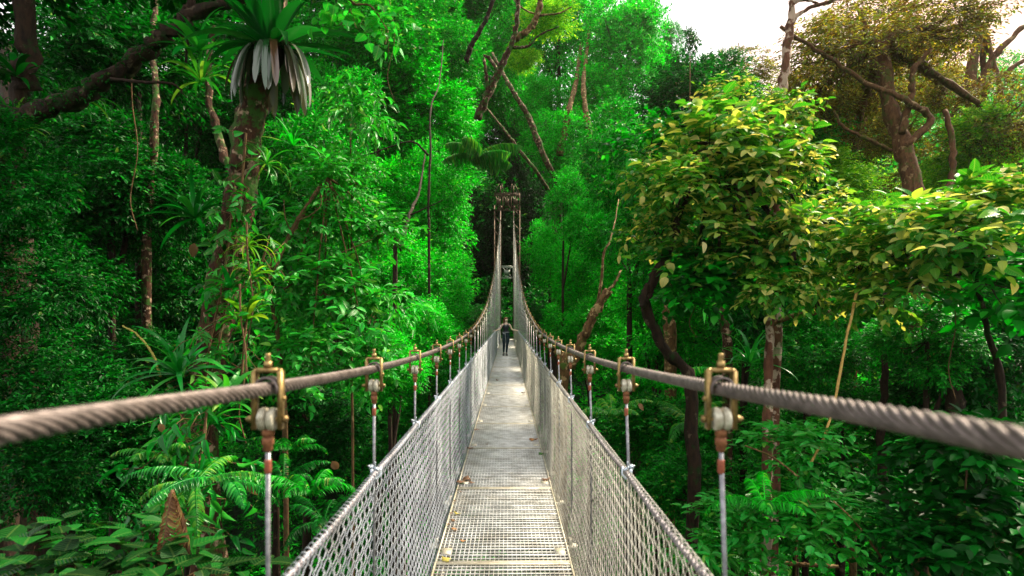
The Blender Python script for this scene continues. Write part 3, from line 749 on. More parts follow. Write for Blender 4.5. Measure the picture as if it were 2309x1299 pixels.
mb.obj('leggings', LEGG, person)
mb = MB()
loft(mb, [(1.335, 0, .006, .100, .070), (1.31, 0, .004, .124, .088), (1.27, 0, -.004, .134, .102), (1.22, 0, -.008, .134, .108), (1.16, 0, 0, .118, .094), (1.09, 0, 0, .106, .086), (1.02, 0, 0, .124, .098), (.975, 0, 0, .140, .108)])
for sg in (-1, 1):
    mb.tube(spline([(sg * .075, -.078, 1.30), (sg * .088, -.062, 1.37), (sg * .095, .0, 1.412), (sg * .085, .062, 1.37), (sg * .07, .08, 1.30)], 14), .0165, 8)
mb.obj('tank_top', TOP, person)
mb = MB()
def ball(mb, c, r_, n=16):
    pr = [(max(1e-4, sin(t)), -cos(t)) for t in np.linspace(0, pi, n // 2 + 2)]; th = np.arange(n) * 2 * pi / n
    v = np.array([[c[0] + r_[0] * a_ * cos(t), c[1] + r_[1] * a_ * sin(t), c[2] + r_[2] * b_] for a_, b_ in pr for t in th]); m = len(pr)
    i = np.arange(m - 1)[:, None] * n; j = np.arange(n)[None]; k = (j + 1) % n
    mb.add(v, q=np.stack([i + j, i + k, i + n + k, i + n + j], -1).reshape(-1, 4))
ball(mb, (-.010, .024, 1.578), (.084, .086, .084)); ball(mb, (.006, .004, 1.612), (.070, .072, .050))
mb.tube(spline([(-.040, .05, 1.60), (-.072, .06, 1.55), (-.088, .055, 1.47), (-.086, .04, 1.40), (-.080, .03, 1.34)], 16), np.interp(np.linspace(0, 1, 16), [0, .3, .7, 1], [.030, .034, .028, .008]), 10)
mb.obj('hair', HAIR, person)
EYE_M = plain('eye', (.02, .015, .012), .3)
for ex, ey in ((.010, -.075), (.056, -.050)):
    mb = MB(); ball(mb, (ex, ey, 1.556), (.009, .007, .006), 8); mb.obj('eye', EYE_M, person)
mb = MB(); mb.tube([(.026, -.072, 1.500), (.040, -.074, 1.499), (.052, -.064, 1.501)], .005, 6); mb.obj('mouth', plain('lips', (.45, .15, .13), .5), person)
for s in 'LR':
    h, t_ = N['heel' + s][0], N['toe' + s][0]; mb = MB()
    mb.tube(spline([(h[0], h[1] + .035, .045), (h[0], h[1], .050), ((h[0] + t_[0]) / 2, (h[1] + t_[1]) / 2, .045), (t_[0], t_[1], .036), (t_[0] * 1.02, t_[1] - .03, .030)], 14), np.interp(np.linspace(0, 1, 14), [0, .2, .6, .85, 1], [.030, .046, .044, .038, .018]), 12)
    mb.tube([(h[0], h[1], .05), (h[0], h[1], .115)], .043, 12); mb.obj('shoe', SHOE, person)
mb = MB(); a = np.linspace(0, 2 * pi, 25)
mb.tube([(.140 * cos(t) + .002, .112 * sin(t), 1.0 - .012 * sin(t)) for t in a], .014, 6, cap=False)
mb.tube([(-.13, -.06, .99), (-.11, -.115, .96), (-.05, -.125, .94)], .020, 6)
mb.obj('belt', STRAP, person)
mb = MB(); mb.tube([(-.035, -.116, .99), (-.034, -.124, .90), (-.022, -.116, .75), (-.010, -.105, .60), (-.008, -.10, .53)], .011, 5); mb.obj('strap', STRAP, person)
mb = MB(); mb.tube([(-.055, -.100, 1.305), (0, -.112, 1.285), (.055, -.100, 1.305)], .009, 5); mb.obj('neckline_trim', STRAP, person)

# ------------------------------------------------------------------ dead leaves lying on the deck
def dead_leaf_mesh(seed, lobes=5):
    r = np.random.default_rng(seed); n = lobes * 6
    a = np.linspace(0, 2 * pi, n, endpoint=False); rad = .5 + .32 * np.abs(np.cos(a * lobes / 2)) ** .6 + r.normal(0, .05, n)
    v = np.stack([np.cos(a) * rad, np.sin(a) * rad * .8, .12 * np.sin(a * 2 + seed) + .05 * r.normal(0, 1, n)], -1)
    v = np.vstack([v * .5, [[0, 0, 0.]]]); t = [(n, k, (k + 1) % n) for k in range(n)]
    top = v.copy(); bot = v - np.array([0, 0, .012])
    V = np.vstack([top, bot]); m = n + 1
    T = t + [(b + m if b < m else b, a_ + m, c + m) for a_, b, c in [(x[0], x[1], x[2]) for x in t]]
    return mesh_np('fallen_leaf', V, np.array([(n, k, (k + 1) % n) for k in range(n)] + [(2 * n + 1, m + (k + 1) % n, m + k) for k in range(n)]),
                   np.array([(k, m + k, m + (k + 1) % n, (k + 1) % n) for k in range(n)]), [L_BROWN], smooth=False)
D1, D2, D3 = dead_leaf_mesh(1, 5), dead_leaf_mesh(2, 4), dead_leaf_mesh(3, 7)
YL = plain('yellow_dead_leaf', (.40, .33, .07), .6, .3, .4, 40); BL_ = plain('brown_dead_leaf', (.17, .09, .05), .7, .3, .5, 40); OL = plain('orange_dead_leaf', (.36, .17, .06), .6, .3, .4, 40); GL_ = plain('green_fallen_leaf', (.05, .16, .02), .5, .4, .4, 40)
FL = [(1006, 1264, .10, D1, YL, 'large yellow dead leaf on the nearest deck grating'), (1031, 1160, .085, D2, YL, 'pale yellow curled leaf by the left deck edge near a brown pair'),
      (1022, 1176, .07, D1, BL_, 'brown crumpled leaf just below the pale yellow curled leaf'), (1024, 1195, .06, D3, OL, 'rust brown leaf at left deck edge, lowest of the brown group'),
      (1044, 1222, .055, D2, OL, 'small orange brown leaf alone inside the left part of the grating'), (1052, 1083, .16, D1, BL_, 'big brown dead leaf at the left end of the first panel joint'),
      (1040, 1091, .12, D3, BL_, 'brown lobed leaf lying outside the big one at the panel joint'), (1064, 1093, .09, D2, BL_, 'dark brown leaf right of the big one at the panel joint'),
      (1041, 1092, .05, D2, GL_, 'small green leaf under the brown leaves at the panel joint'), (1060, 1012, .11, D3, BL_, 'dark brown leaf on the left deck edge beyond the first joint'),
      (1203, 993, .17, D2, OL, 'wide tan leaf lying by the right deck edge'), (1222, 1025, .11, D1, GL_, 'green leaf caught on the right deck edge'),
      (1231, 1083, .13, D3, BL_, 'brown leaf at the right end of the first panel joint'), (1098, 1003, .05, D2, BL_, 'tiny dark leaf in the middle of the deck beyond the first joint'),
      (1122, 858, .14, D1, BL_, 'dark leaf far along the deck in front of the woman'), (1070, 970, .09, D2, BL_, 'small brown leaf against the left mesh foot'), (1180, 886, .12, D3, BL_, 'small dark leaf on the far right part of the deck')]
for k, (px, py, s, me, mt, lb) in enumerate(FL):
    d = EYE * F / (py - VY); p = P(px, py, d)
    o = link('fallen_leaf', me); o.location = (max(-HALF + CX + .02, min(HALF + CX - .02, p.x)), d, .006 + .06 * s + (.012 if k in (6, 7) else 0)); o.scale = (s, s * .9, s); o.rotation_euler = (R(random.uniform(-6, 6)), R(random.uniform(-6, 6)), random.uniform(0, 6.28))
    o.material_slots[0].link = 'OBJECT'; o.material_slots[0].material = mt
    tag(o, lb, 'leaf', 'dead leaves on the deck')

r = np.random.default_rng(77)
for k in range(26):
    d = 3.4 + 22 * r.random() ** 1.5; side = -1 if k % 4 else 1
    o = link('leaf_scrap', (D1, D2, D3)[k % 3]); sc_ = r.uniform(.025, .055); o.location = (CX + side * (HALF - r.uniform(.01, .09)), d, .010 + .06 * sc_); o.scale = (sc_, sc_ * .7, sc_); o.rotation_euler = (0, 0, r.uniform(0, 6))
    o.material_slots[0].link = 'OBJECT'; o.material_slots[0].material = BL_
    tag(o, 'tiny scrap of dark dead leaf lying along the edge of the deck', 'leaf', 'leaf scraps along the deck edges')
# ------------------------------------------------------------------ plants with strap leaves and fronds
def strap_leaf(base, az, el0, L, w, bend, seg=10, twist=0., r=None):
    """a blade that leaves the base at elevation el0 and bends down by 'bend' radians along its length"""
    p = np.array(base, float); el = el0; V = []; Q = []; U = []
    h = np.array([cos(az), sin(az), 0]); side = np.array([-sin(az), cos(az), 0])
    for k in range(seg + 1):
        t = k / seg; d = h * cos(el) + np.array([0, 0, sin(el)]); nn = np.cross(side, d) * -1
        ww = w * .5 * min(1, .55 + 1.6 * t) * (max(0, 1 - max(0, t - .5) / .5) ** .65 if t < 1 else .02)
        sd_ = side * cos(twist * t) + nn * sin(twist * t)
        V += [p - sd_ * ww + nn * ww * .28, p.copy(), p + sd_ * ww + nn * ww * .28]; U += [(t, -1), (t, 0), (t, 1)]
        p = p + d * L / seg; el -= bend / seg * (.5 + t)
    for k in range(seg):
        a = 3 * k; Q += [(a, a + 1, a + 4, a + 3), (a + 1, a + 2, a + 5, a + 4)]
    return np.array(V), np.zeros((0, 3), int), np.array(Q), np.array(U)

def rosette_mesh(name, seed, n, L, w, el=(10, 80), bend=(1.0, 2.0), mat=L_STRAP, azr=(0, 6.28), seg=9):
    r = np.random.default_rng(seed); parts = []
    for k in range(n):
        t = k / max(1, n - 1); az = azr[0] + (azr[1] - azr[0]) * ((k * .618) % 1) + r.normal(0, .15)
        parts.append(strap_leaf((cos(az) * .02 * L, sin(az) * .02 * L, .0), az, R(el[0] + (el[1] - el[0]) * t + r.normal(0, 6)), L * r.uniform(.7, 1.15), w * r.uniform(.8, 1.2), r.uniform(*bend), seg, r.normal(0, .3)))
    v, t_, q, u = join(parts); return mesh_np(name, v, t_, q, [mat], uvs=u)

def frond_mesh(name, seed, L, n=26, pl=.2, pw=.03, bend=1.3, el=50, mat=L_FROND, hang=.22):
    """one pinnate frond growing along +x"""
    r = np.random.default_rng(seed); p = np.array([0, 0, 0.]); e = R(el); pos, dr, nr, ln = [], [], [], []; path = [p.copy()]
    for k in range(n):
        t = k / n; d = np.array([cos(e), 0, sin(e)]); nn = np.array([-sin(e), 0, cos(e)]); p = p + d * L / n; path.append(p.copy())
        s = sin(pi * min(1, (t * .92 + .10))) ** .7
        for sg in (-1, 1):
            pos.append(p.copy()); dr.append(d * .55 + np.array([0, sg, 0]) * .9 - np.array([0, 0, hang]) + r.normal(0, .08, 3)); nr.append(nn + r.normal(0, .1, 3)); ln.append(pl * s * r.uniform(.9, 1.1))
        e -= bend / n * (.4 + 1.2 * t)
    ln = np.array(ln) + .004
    g = leaves(np.array(pos), np.array(dr), np.array(nr), ln, np.full(len(ln), pw), T_LANCE)
    m = MB(); m.tube(path, np.linspace(.006, .002, len(path)) * (1 + L), 5); sv = np.vstack(m.v); sq = np.vstack(m.q); st_ = np.vstack(m.t)
    return join([g, (sv, st_, sq, np.zeros((len(sv), 2)))])

def fern_mesh(name, seed, n, L, az=(0, 6.28), el=(30, 75), bend=(1.2, 2.0), pl=.16, pw=.035, nn=24, mat=L_FROND, hang=.22):
    r = np.random.default_rng(seed); parts = []
    for k in range(n):
        v, t, q, u = frond_mesh('f', seed * 31 + k, L * r.uniform(.7, 1.15), nn, pl, pw, r.uniform(*bend), r.uniform(*el), hang=hang)
        a = az[0] + (az[1] - az[0]) * (k + r.uniform(.2, .8)) / n; c, s = cos(a), sin(a); M = np.array([[c, -s, 0], [s, c, 0], [0, 0, 1]])
        parts.append((v @ M.T, t, q, u))
    v, t, q, u = join(parts); return mesh_np(name, v, t, q, [mat], uvs=u)

def put(name, me, label, cat, loc, rotz=0, sc=1., group=None, mat=None, tilt=(0, 0)):
    o = link(name, me); o.location = loc; o.rotation_euler = (tilt[0], tilt[1], rotz); o.scale = (sc, sc, sc); tag(o, label, cat, group)
    if mat: o.material_slots[0].link = 'OBJECT'; o.material_slots[0].material = mat
    return o

# ---- the leaning trunk with its epiphytes (left)
TD = 6.2
tp = [P(452, 1010, TD + .4), P(470, 850, TD + .3), P(492, 700, TD + .2), P(520, 560, TD + .1), P(545, 430, TD), P(556, 300, TD), P(585, 170, TD), P(610, 60, TD), P(640, -160, TD)]
base = Vector((tp[0].x - .15, tp[0].y + .3, float(terrain(tp[0].x - .15, tp[0].y + .3))))
et = thing('leaning_tree', 'leaning brown mottled trunk at the left, overgrown with bromeliads and small plants', 'tree', base, worldparts=True)
mb = MB(); p = spline([base - Vector((0, 0, .4)), (base + tp[0]) / 2 + Vector((.1, 0, 0))] + tp, 60)
rr = np.random.default_rng(3); p[1:-1] += rr.normal(0, .012, (58, 3)); rad = np.interp(np.arange(60), [0, 25, 45, 59], [.21, .165, .145, .11]) * (1 + rr.normal(0, .05, 60)); mb.tube(p, rad, 16); mb.v[-1] = mb.v[-1] + rr.normal(0, .008, mb.v[-1].shape)
limb(mb, [P(545, 430, TD), P(500, 330, TD + .5), P(470, 200, TD + .9), P(480, 60, TD + 1.2)], .05, .03)
mb.obj('trunk', B_MOSSY, et)
place_crown(et, 'mid_crown', P(560, -420, TD + 1.0), 2.6, 1.3, L_DARK_SHADE, .3)  # crowns above the view, put there to shade the left side
place_crown(et, 'mid_crown_loose', P(800, -330, TD + 1.5), 1.8, 1.0, L_DARK_SHADE, 1.3)
limb_ = MB(); limb(limb_, [P(640, -160, TD), Vector((-2.2, 7, 8)), Vector((-1.6, 8, 9.4))], .10, .05); limb_.obj('added_bough', B_DARK, et)  # added limb leading to the unseen shading crowns
for c_, rx_, ry_ in ((Vector((-2.0, 8.2, 10.4)), 3.0, 3.6), (Vector((-5.0, 6.5, 10.2)), 3.2, 3.6), (Vector((-4.2, 12.5, 13.6)), 3.6, 3.8)): place_crown(et, 'fine_crown', c_, rx_, 1.6, L_DARK_SHADE, 1.0, ry=ry_)  # unseen dense crowns added toward the sun to shade the near left
# large bromeliad
bc = P(612, 112, TD - .22)
br = thing('bromeliad', 'huge bromeliad near the top of the leaning trunk with a skirt of hanging old leaves', 'bromeliad', bc)
link('leaf_rosette', rosette_mesh('leaf_rosette', 5, 34, .92, .13, (6, 86), (.5, 1.7), mat=L_DSTRAP), br)
r = np.random.default_rng(12); parts = []
for k in range(42):
    az = k / 42 * 2 * pi + r.normal(0, .1); L_ = r.uniform(.55, .80) * (1 if k % 5 else .6); w_ = r.uniform(.045, .095); bw_ = r.normal(0, .07); p_ = np.array([cos(az) * .10, sin(az) * .10, .0]); V_, Q_, U_ = [], [], []
    h_ = np.array([cos(az), sin(az), 0]); sd_ = np.array([-sin(az), cos(az), 0]); e0 = R(r.uniform(0, 35)); ef = R(r.uniform(-92, -78)); cv = r.uniform(3.5, 7)
    for i_ in range(15):
        t_ = i_ / 14; el = ef + (e0 - ef) * math.exp(-t_ * cv); d_ = h_ * cos(el) + np.array([0, 0, sin(el)]); nn = np.cross(d_, sd_)
        ww = w_ * .5 * min(1, .5 + 3 * t_) * (1 - max(0, t_ - .8) / .2) ** .5 if t_ < 1 else .001
        V_ += [p_ - sd_ * ww + nn * ww * .35, p_.copy(), p_ + sd_ * ww + nn * ww * .35]; U_ += [(t_, -1), (t_, 0), (t_, 1)]; p_ = p_ + (d_ + sd_ * bw_ * sin(t_ * 5 + k)) * L_ / 14
    Q_ = [q4 for i_ in range(14) for q4 in ((3 * i_, 3 * i_ + 1, 3 * i_ + 4, 3 * i_ + 3), (3 * i_ + 1, 3 * i_ + 2, 3 * i_ + 5, 3 * i_ + 4))]
    parts.append((np.array(V_), np.zeros((0, 3), int), np.array(Q_), np.array(U_)))
v, t_, q, u = join(parts); link('hanging_leaf_skirt', mesh_np('hanging_leaf_skirt', v, t_, q, [L_DEADGLOSS], uvs=u), br)
for s_ in (1,):
    sk = MB(); sk.lathe([(0, .10), (.10, .06), (.13, -.02), (.12, -.12), (.05, -.25), (0, -.3)], (0, 0, 0), 'z', 14); sk.obj('core', B_DARK, br)
BM1 = rosette_mesh('bromeliad', 21, 22, .42, .035, (8, 80), (1.0, 2.2)); BM2 = rosette_mesh('bromeliad', 22, 16, .34, .05, (10, 75), (.8, 1.7)); BM3 = rosette_mesh('bromeliad', 23, 26, .36, .018, (-20, 80), (1.4, 2.6))
EP = [(440, 492, -.1, BM1, 1.35, L_STRAP, 'wide glossy bromeliad spreading left from the leaning trunk at mid-height'),
      (560, 555, -.25, BM3, 1.0, L_LIME, 'yellow-green grassy tuft on the right side of the leaning trunk'),
      (600, 370, -.2, BM3, 1.1, L_FROND, 'grassy epiphyte tuft hanging right of the leaning trunk below the huge bromeliad'),
      (590, 470, -.2, BM2, .7, L_STRAP, 'short broad-leaved bromeliad on the right edge of the leaning trunk'),
      (520, 650, -.3, BM2, .9, L_STRAP, 'leafy rosette on the front of the leaning trunk under the mottled patch'),
      (570, 620, -.2, BM3, .9, L_LIME, 'pale tuft with thin blades low on the right of the leaning trunk'),
      (560, 720, -.3, BM2, 1.1, L_LIME, 'yellowing broad-leaved plant hanging on the lower leaning trunk'),
      (405, 845, -.4, BM1, 1.6, L_STRAP, 'big spiky bromeliad at the foot of the leaning trunk above the cable'),
      (660, 330, .3, BM1, 1.0, L_MID, 'thin-leaved bromeliad right of the leaf skirt'),
      (455, 185, .4, BM1, 1.3, L_FROND, 'bromeliad with reddish base on the limb left of the leaf skirt'),
      (450, 115, .3, BM2, 1.7, L_STRAP, 'broad-leaved bromeliad on the mossy branch next to the leaf skirt'),
      (195, 225, 1.4, BM3, 1.2, L_FROND, 'small bromeliad on the middle of the mossy branch'),
      (40, 175, .8, BM2, 1.5, L_DARK_SHADE, 'bromeliad clinging to the dark upright trunk in the upper corner'),
      (30, 300, .8, BM1, 1.2, L_FROND, 'long-bladed bromeliad where the mossy branch meets the upright trunk'),
      (505, 905, -.6, BM2, 1.3, L_FROND, 'leafy plant just under the left cable with long bright blades'),
      (470, 960, -.7, BM1, 1.3, L_STRAP, 'drooping strap-leaved plant below the left cable')]
for px, py, dd, me, sc, mt, lb in EP:
    put('bromeliad', me, lb, 'bromeliad', P(px, py, TD + dd), random.uniform(0, 6), sc, 'epiphytes on the left trees', mt, (R(random.uniform(-20, 20)), R(random.uniform(-20, 20))))
# climbing leaves down the trunk
def cling(pts, n, a, b, tmpl, spread, seed, mat, name, label, cat='climber', grav=.6, hang=0.):
    r = np.random.default_rng(seed); p = spline(pts, n); O = p + r.normal(0, spread, (n, 3)); D = r.normal(0, 1, (n, 3)) + np.array([0, -.5, -hang])
    v, t, q, u = twig_leaves(O, D, 5, a * 1.3, a, b, tmpl, r, grav, .5)
    o = thing(name, label, cat, Vector(p[-1]), worldparts=True); link('leaves', mesh_np('leaves', v, t, q, [mat], uvs=u), o)
    m = MB(); m.tube(p, .012, 6)
    for a_, b_, c_ in zip(p, O, norm(D)): m.tube([a_, (a_ + b_) / 2 + c_ * .01, b_, b_ + c_ * a * 1.2 - np.array([0, 0, grav * .6 * a])], .004, 4)
    m.obj('stem', B_TWIG, o); return o
cling([P(555, 300, TD - .25), P(530, 560, TD - .2), P(480, 850, TD - .15)], 34, .12, .05, T_BIG, .14, 5, L_GLOSS, 'climbing_plant', 'small glossy leaves climbing all down the leaning trunk')
cling([P(600, 560, TD - .1), P(560, 700, TD - .1), P(545, 850, TD - .2)], 40, .11, .045, T_BIG, .14, 6, L_GLOSS, 'climbing_plant', 'leafy climber hanging along the right side of the lower leaning trunk')
cling([P(530, 420, TD - .2), P(505, 620, TD - .2), P(470, 800, TD - .15), P(460, 960, TD - .1)], 60, .10, .045, T_BIG, .16, 16, L_MID, 'climbing_plant', 'dark leafy climber wrapping the left side of the lower leaning trunk')
cling([P(470, 900, 5.4), P(450, 1050, 5.2), P(430, 1180, 5.2)], 46, .17, .05, T_LANCE, .22, 7, L_STRAP, 'hanging_plant', 'long drooping leaves hanging under the left cable beside the hanger', hang=.8)

# mossy branch and upright trunk in the upper left corner
e = thing('mossy_tree', 'dark upright trunk in the upper left corner with a long mossy branch reaching right', 'tree', (P(20, 900, 7.4).x, 7.4, float(terrain(P(20, 900, 7.4).x, 7.4))), worldparts=True)
mb = MB(); b0 = Vector(e.location)
limb(mb, [b0 - Vector((0, 0, .3)), P(10, 700, 7.4), P(18, 380, 7.2), P(50, 200, 7.1), P(58, 80, 7.1), P(58, -200, 7.1)], .15, .10, 12, 40)
mb.obj('trunk', B_DARK, e)
mb = MB(); limb(mb, [P(-60, 235, 6.9), P(60, 258, 6.8), P(160, 225, 6.8), P(240, 180, 6.7), P(330, 118, 6.7), P(380, 75, 6.6), P(440, 35, 6.6), P(545, -10, 6.5), P(640, -60, 6.5)], .115, .06, 10, 50, .12)
limb(mb, [P(385, 70, 6.6), P(425, 20, 6.6), P(438, -40, 6.6)], .055, .04); limb(mb, [P(425, 40, 6.5), P(422, 110, 6.5), P(418, 160, 6.5)], .02, .015, 6)
limb(mb, [P(250, 178, 6.6), P(320, 185, 6.5), P(390, 190, 6.5), P(420, 220, 6.5)], .02, .01, 6)
mb.obj('branch', B_DARK, e)
r = np.random.default_rng(31); pth = spline([P(-60, 225, 6.8), P(60, 248, 6.75), P(160, 215, 6.7), P(240, 168, 6.65), P(330, 108, 6.6), P(380, 65, 6.6)], 300)
O = pth + r.normal(0, .05, (300, 3)) + np.array([0, -.02, .02]); v, t, q, u = twig_leaves(O, r.normal(0, 1, (300, 3)) + np.array([0, 0, .1]), 6, .07, .035, .016, T_FINE, r, .6)
link('moss', mesh_np('moss', v, t, q, [L_DARK_SHADE], smooth=False), e, loc=-Vector(e.location))
place_crown(e, 'mid_crown', P(80, -260, 7.5), 2.6, 1.4, L_DARK_SHADE, 2.)  # overhead crown out of view, added to shade the left
for c_ in ((30, 420), (60, 640), (10, 860), (60, 1060)): place_crown(e, 'mid_crown_loose', P(*c_, 6.4), .75, .75, L_DARK_SHADE, c_[1])
place_crown(e, 'mid_crown_loose', P(-80, 60, 8.4), 1.2, 1.3, L_DARK_SHADE, 1.)

# ------------------------------------------------------------------ trees
t_ = tree
# centre left: the tall bright fine-leaved wall of foliage beside the bridge
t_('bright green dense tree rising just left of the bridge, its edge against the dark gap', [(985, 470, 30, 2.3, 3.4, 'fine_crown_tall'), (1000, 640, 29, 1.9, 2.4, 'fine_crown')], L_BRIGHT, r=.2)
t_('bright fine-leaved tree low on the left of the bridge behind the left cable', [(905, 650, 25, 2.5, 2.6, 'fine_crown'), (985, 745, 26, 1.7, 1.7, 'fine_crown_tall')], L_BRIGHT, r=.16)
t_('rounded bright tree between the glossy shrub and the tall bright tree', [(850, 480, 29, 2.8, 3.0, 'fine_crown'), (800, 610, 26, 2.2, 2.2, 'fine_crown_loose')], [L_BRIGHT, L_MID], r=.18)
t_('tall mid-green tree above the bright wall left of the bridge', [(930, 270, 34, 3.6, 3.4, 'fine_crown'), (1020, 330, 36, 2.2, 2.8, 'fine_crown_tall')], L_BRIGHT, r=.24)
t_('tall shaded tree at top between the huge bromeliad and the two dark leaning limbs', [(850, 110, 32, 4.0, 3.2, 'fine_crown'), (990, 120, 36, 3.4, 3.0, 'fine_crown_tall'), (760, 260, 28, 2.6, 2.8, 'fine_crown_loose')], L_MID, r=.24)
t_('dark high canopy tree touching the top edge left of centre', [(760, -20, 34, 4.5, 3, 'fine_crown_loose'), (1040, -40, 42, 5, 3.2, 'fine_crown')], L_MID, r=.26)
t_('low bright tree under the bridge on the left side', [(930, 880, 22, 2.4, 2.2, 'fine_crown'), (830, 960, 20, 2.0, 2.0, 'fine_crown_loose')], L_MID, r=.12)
# centre right
t_('bright rounded tree just right of the bridge under the tower', [(1240, 590, 32, 1.55, 2.2, 'fine_crown_tall'), (1300, 640, 29, 1.9, 2.0, 'fine_crown')], L_BRIGHT, r=.16)
t_('bright tree with a domed top right of the tower top', [(1250, 330, 38, 2.2, 2.6, 'fine_crown'), (1215, 240, 42, 1.8, 2.6, 'fine_crown_tall')], L_BRIGHT, r=.2)
t_('bright low tree right of the bridge behind the split olive trunk', [(1330, 760, 26, 1.9, 1.8, 'fine_crown'), (1270, 720, 31, 1.2, 1.3, 'fine_crown_loose')], L_BRIGHT, r=.14)
t_('tallest bright tree with a pointed top against the white sky', [(1400, 150, 44, 4.2, 5.6, 'fine_crown_tall'), (1440, 60, 44, 1.8, 2.6, 'fine_crown'), (1330, 240, 42, 3.0, 3.6, 'fine_crown')], L_BRIGHT, r=.3)
t_('bright canopy tree at the top edge behind the pale branches', [(1260, 60, 48, 4.6, 4.6, 'fine_crown'), (1150, 110, 52, 3.6, 4.6, 'fine_crown_tall')], L_BRIGHT, r=.3)
t_('narrow green tree top poking into the sky right of the tallest tree', [(1512, 110, 46, 1.1, 2.6, 'fine_crown_loose'), (1500, 190, 46, 2.0, 2.2, 'fine_crown')], [L_MID, L_MID], r=.16)
t_('mid-green tree sloping down from the tallest tree toward the yellow shrub', [(1430, 330, 30, 3.0, 2.8, 'fine_crown_loose'), (1340, 420, 31, 2.0, 2.6, 'mid_crown')], L_MID, r=.2)
t_('dark leafy tree behind the big yellow-green shrub on its left', [(1420, 430, 19, 1.6, 2.2, 'mid_crown'), (1500, 560, 18, 1.6, 1.8, 'mid_crown_loose')], [L_MID, L_MID], r=.14)
t_('shaded tree with mid-sized leaves against the sky above the yellow shrub', [(1560, 220, 26, 2.4, 1.9, 'mid_crown'), (1650, 200, 28, 2.0, 1.5, 'mid_crown_loose')], L_DARK_SHADE, r=.18)
t_('olive brown tree top under the white sky left of the slender trunk', [(1650, 160, 34, 2.8, 1.5, 'olive_crown'), (1570, 190, 36, 1.9, 1.3, 'olive_crown')], L_OLIVE_HAZE, r=.18)
# behind the tower: dark wood
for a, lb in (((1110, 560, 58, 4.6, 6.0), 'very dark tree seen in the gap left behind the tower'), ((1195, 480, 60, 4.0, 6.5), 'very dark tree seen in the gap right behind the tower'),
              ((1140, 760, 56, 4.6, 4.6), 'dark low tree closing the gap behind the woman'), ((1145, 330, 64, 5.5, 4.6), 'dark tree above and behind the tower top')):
    t_(lb, [(*a, 'fine_crown')], L_DARK_SHADE if a[1] == 330 else L_BLACK, r=.25)
t_('distant bright canopy high behind the dark limbs', [(1060, 180, 56, 5.5, 6.5, 'fine_crown'), (1010, 40, 60, 6, 6, 'fine_crown_tall'), (1160, 240, 60, 4.5, 5, 'fine_crown')], L_BRIGHT, r=.3)
t_('distant canopy at the very top left of centre', [(900, -20, 60, 7, 7, 'fine_crown'), (860, 200, 58, 6, 7, 'fine_crown')], L_MID, r=.3)
for a, lb in (((1215, 735, 41, 1.7, 1.6), 'dark shrub at the far right corner of the deck'), ((1072, 735, 41, 1.4, 1.6), 'dark shrub at the far left corner of the deck')): t_(lb, [(*a, 'fine_crown')], L_DARK_SHADE, r=.06, name='shrub', cat='shrub')
# left side: dark wood at several depths
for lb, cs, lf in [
    ('dark tree with small leaves filling the far left at cable height', [(90, 640, 13, 1.7, 1.9, 'mid_crown'), (170, 520, 15, 1.5, 1.7, 'mid_crown_loose')], L_DARK_SHADE),
    ('dark teal-green tree left of the leaning trunk, lit faintly in the middle', [(250, 400, 15, 1.9, 1.7, 'mid_crown'), (360, 470, 16, 1.6, 1.6, 'mid_crown')], L_DARK_SHADE),
    ('fine-leaved dark tree behind the leaning trunk', [(420, 620, 19, 2.4, 2.6, 'fine_crown'), (330, 700, 18, 2.0, 2.2, 'fine_crown_loose')], L_DARK_SHADE),
    ('tall dark tree behind the mossy branch', [(300, 120, 18, 2.8, 2.4, 'mid_crown_loose'), (150, 100, 16, 2.2, 2.0, 'mid_crown_loose')], L_DARK_SHADE),
    ('dark canopy tree at the top edge between mossy branch and huge bromeliad', [(420, 260, 24, 2.6, 2.2, 'fine_crown_loose'), (520, 60, 26, 3.6, 2.6, 'fine_crown_loose')], L_DARK_SHADE),
    ('dark tree behind the epiphytes right of the leaning trunk', [(690, 420, 22, 2.4, 3.0, 'fine_crown'), (640, 250, 24, 2.6, 2.4, 'fine_crown_loose')], [L_MID, L_DARK_SHADE]),
    ('very dark tree low at the far left under the cable', [(60, 900, 11, 1.6, 1.7, 'mid_crown'), (180, 1020, 11, 1.5, 1.3, 'mid_crown')], L_DARK_SHADE),
    ('dark shrubby tree below the left cable between far left and leaning trunk', [(300, 1030, 12, 1.6, 1.4, 'mid_crown'), (330, 880, 15, 1.7, 1.6, 'mid_crown')], L_DARK_SHADE),
    ('deep shade tree behind the left cable in the lower middle left', [(620, 830, 16, 1.7, 1.8, 'mid_crown'), (700, 960, 15, 1.6, 1.5, 'mid_crown')], L_DARK_SHADE),
    ('big shaded tree far behind at left, seen between other crowns', [(260, 620, 32, 5.5, 6.0, 'fine_crown'), (520, 480, 34, 5.0, 7.0, 'fine_crown')], L_DARK_SHADE),
    ('distant shaded canopy in the upper left with specks of sky', [(100, 250, 32, 5.0, 5.0, 'fine_crown_loose'), (400, 60, 36, 5.0, 4.0, 'fine_crown_loose')], L_DARK_SHADE),
    ('distant mid-green canopy behind the huge bromeliad', [(660, 180, 42, 5.5, 6.0, 'fine_crown'), (850, 330, 46, 6.0, 7.0, 'fine_crown')], L_DARK_SHADE)]:
    t_(lb, cs, lf, r=.15, bark=B_DARK)
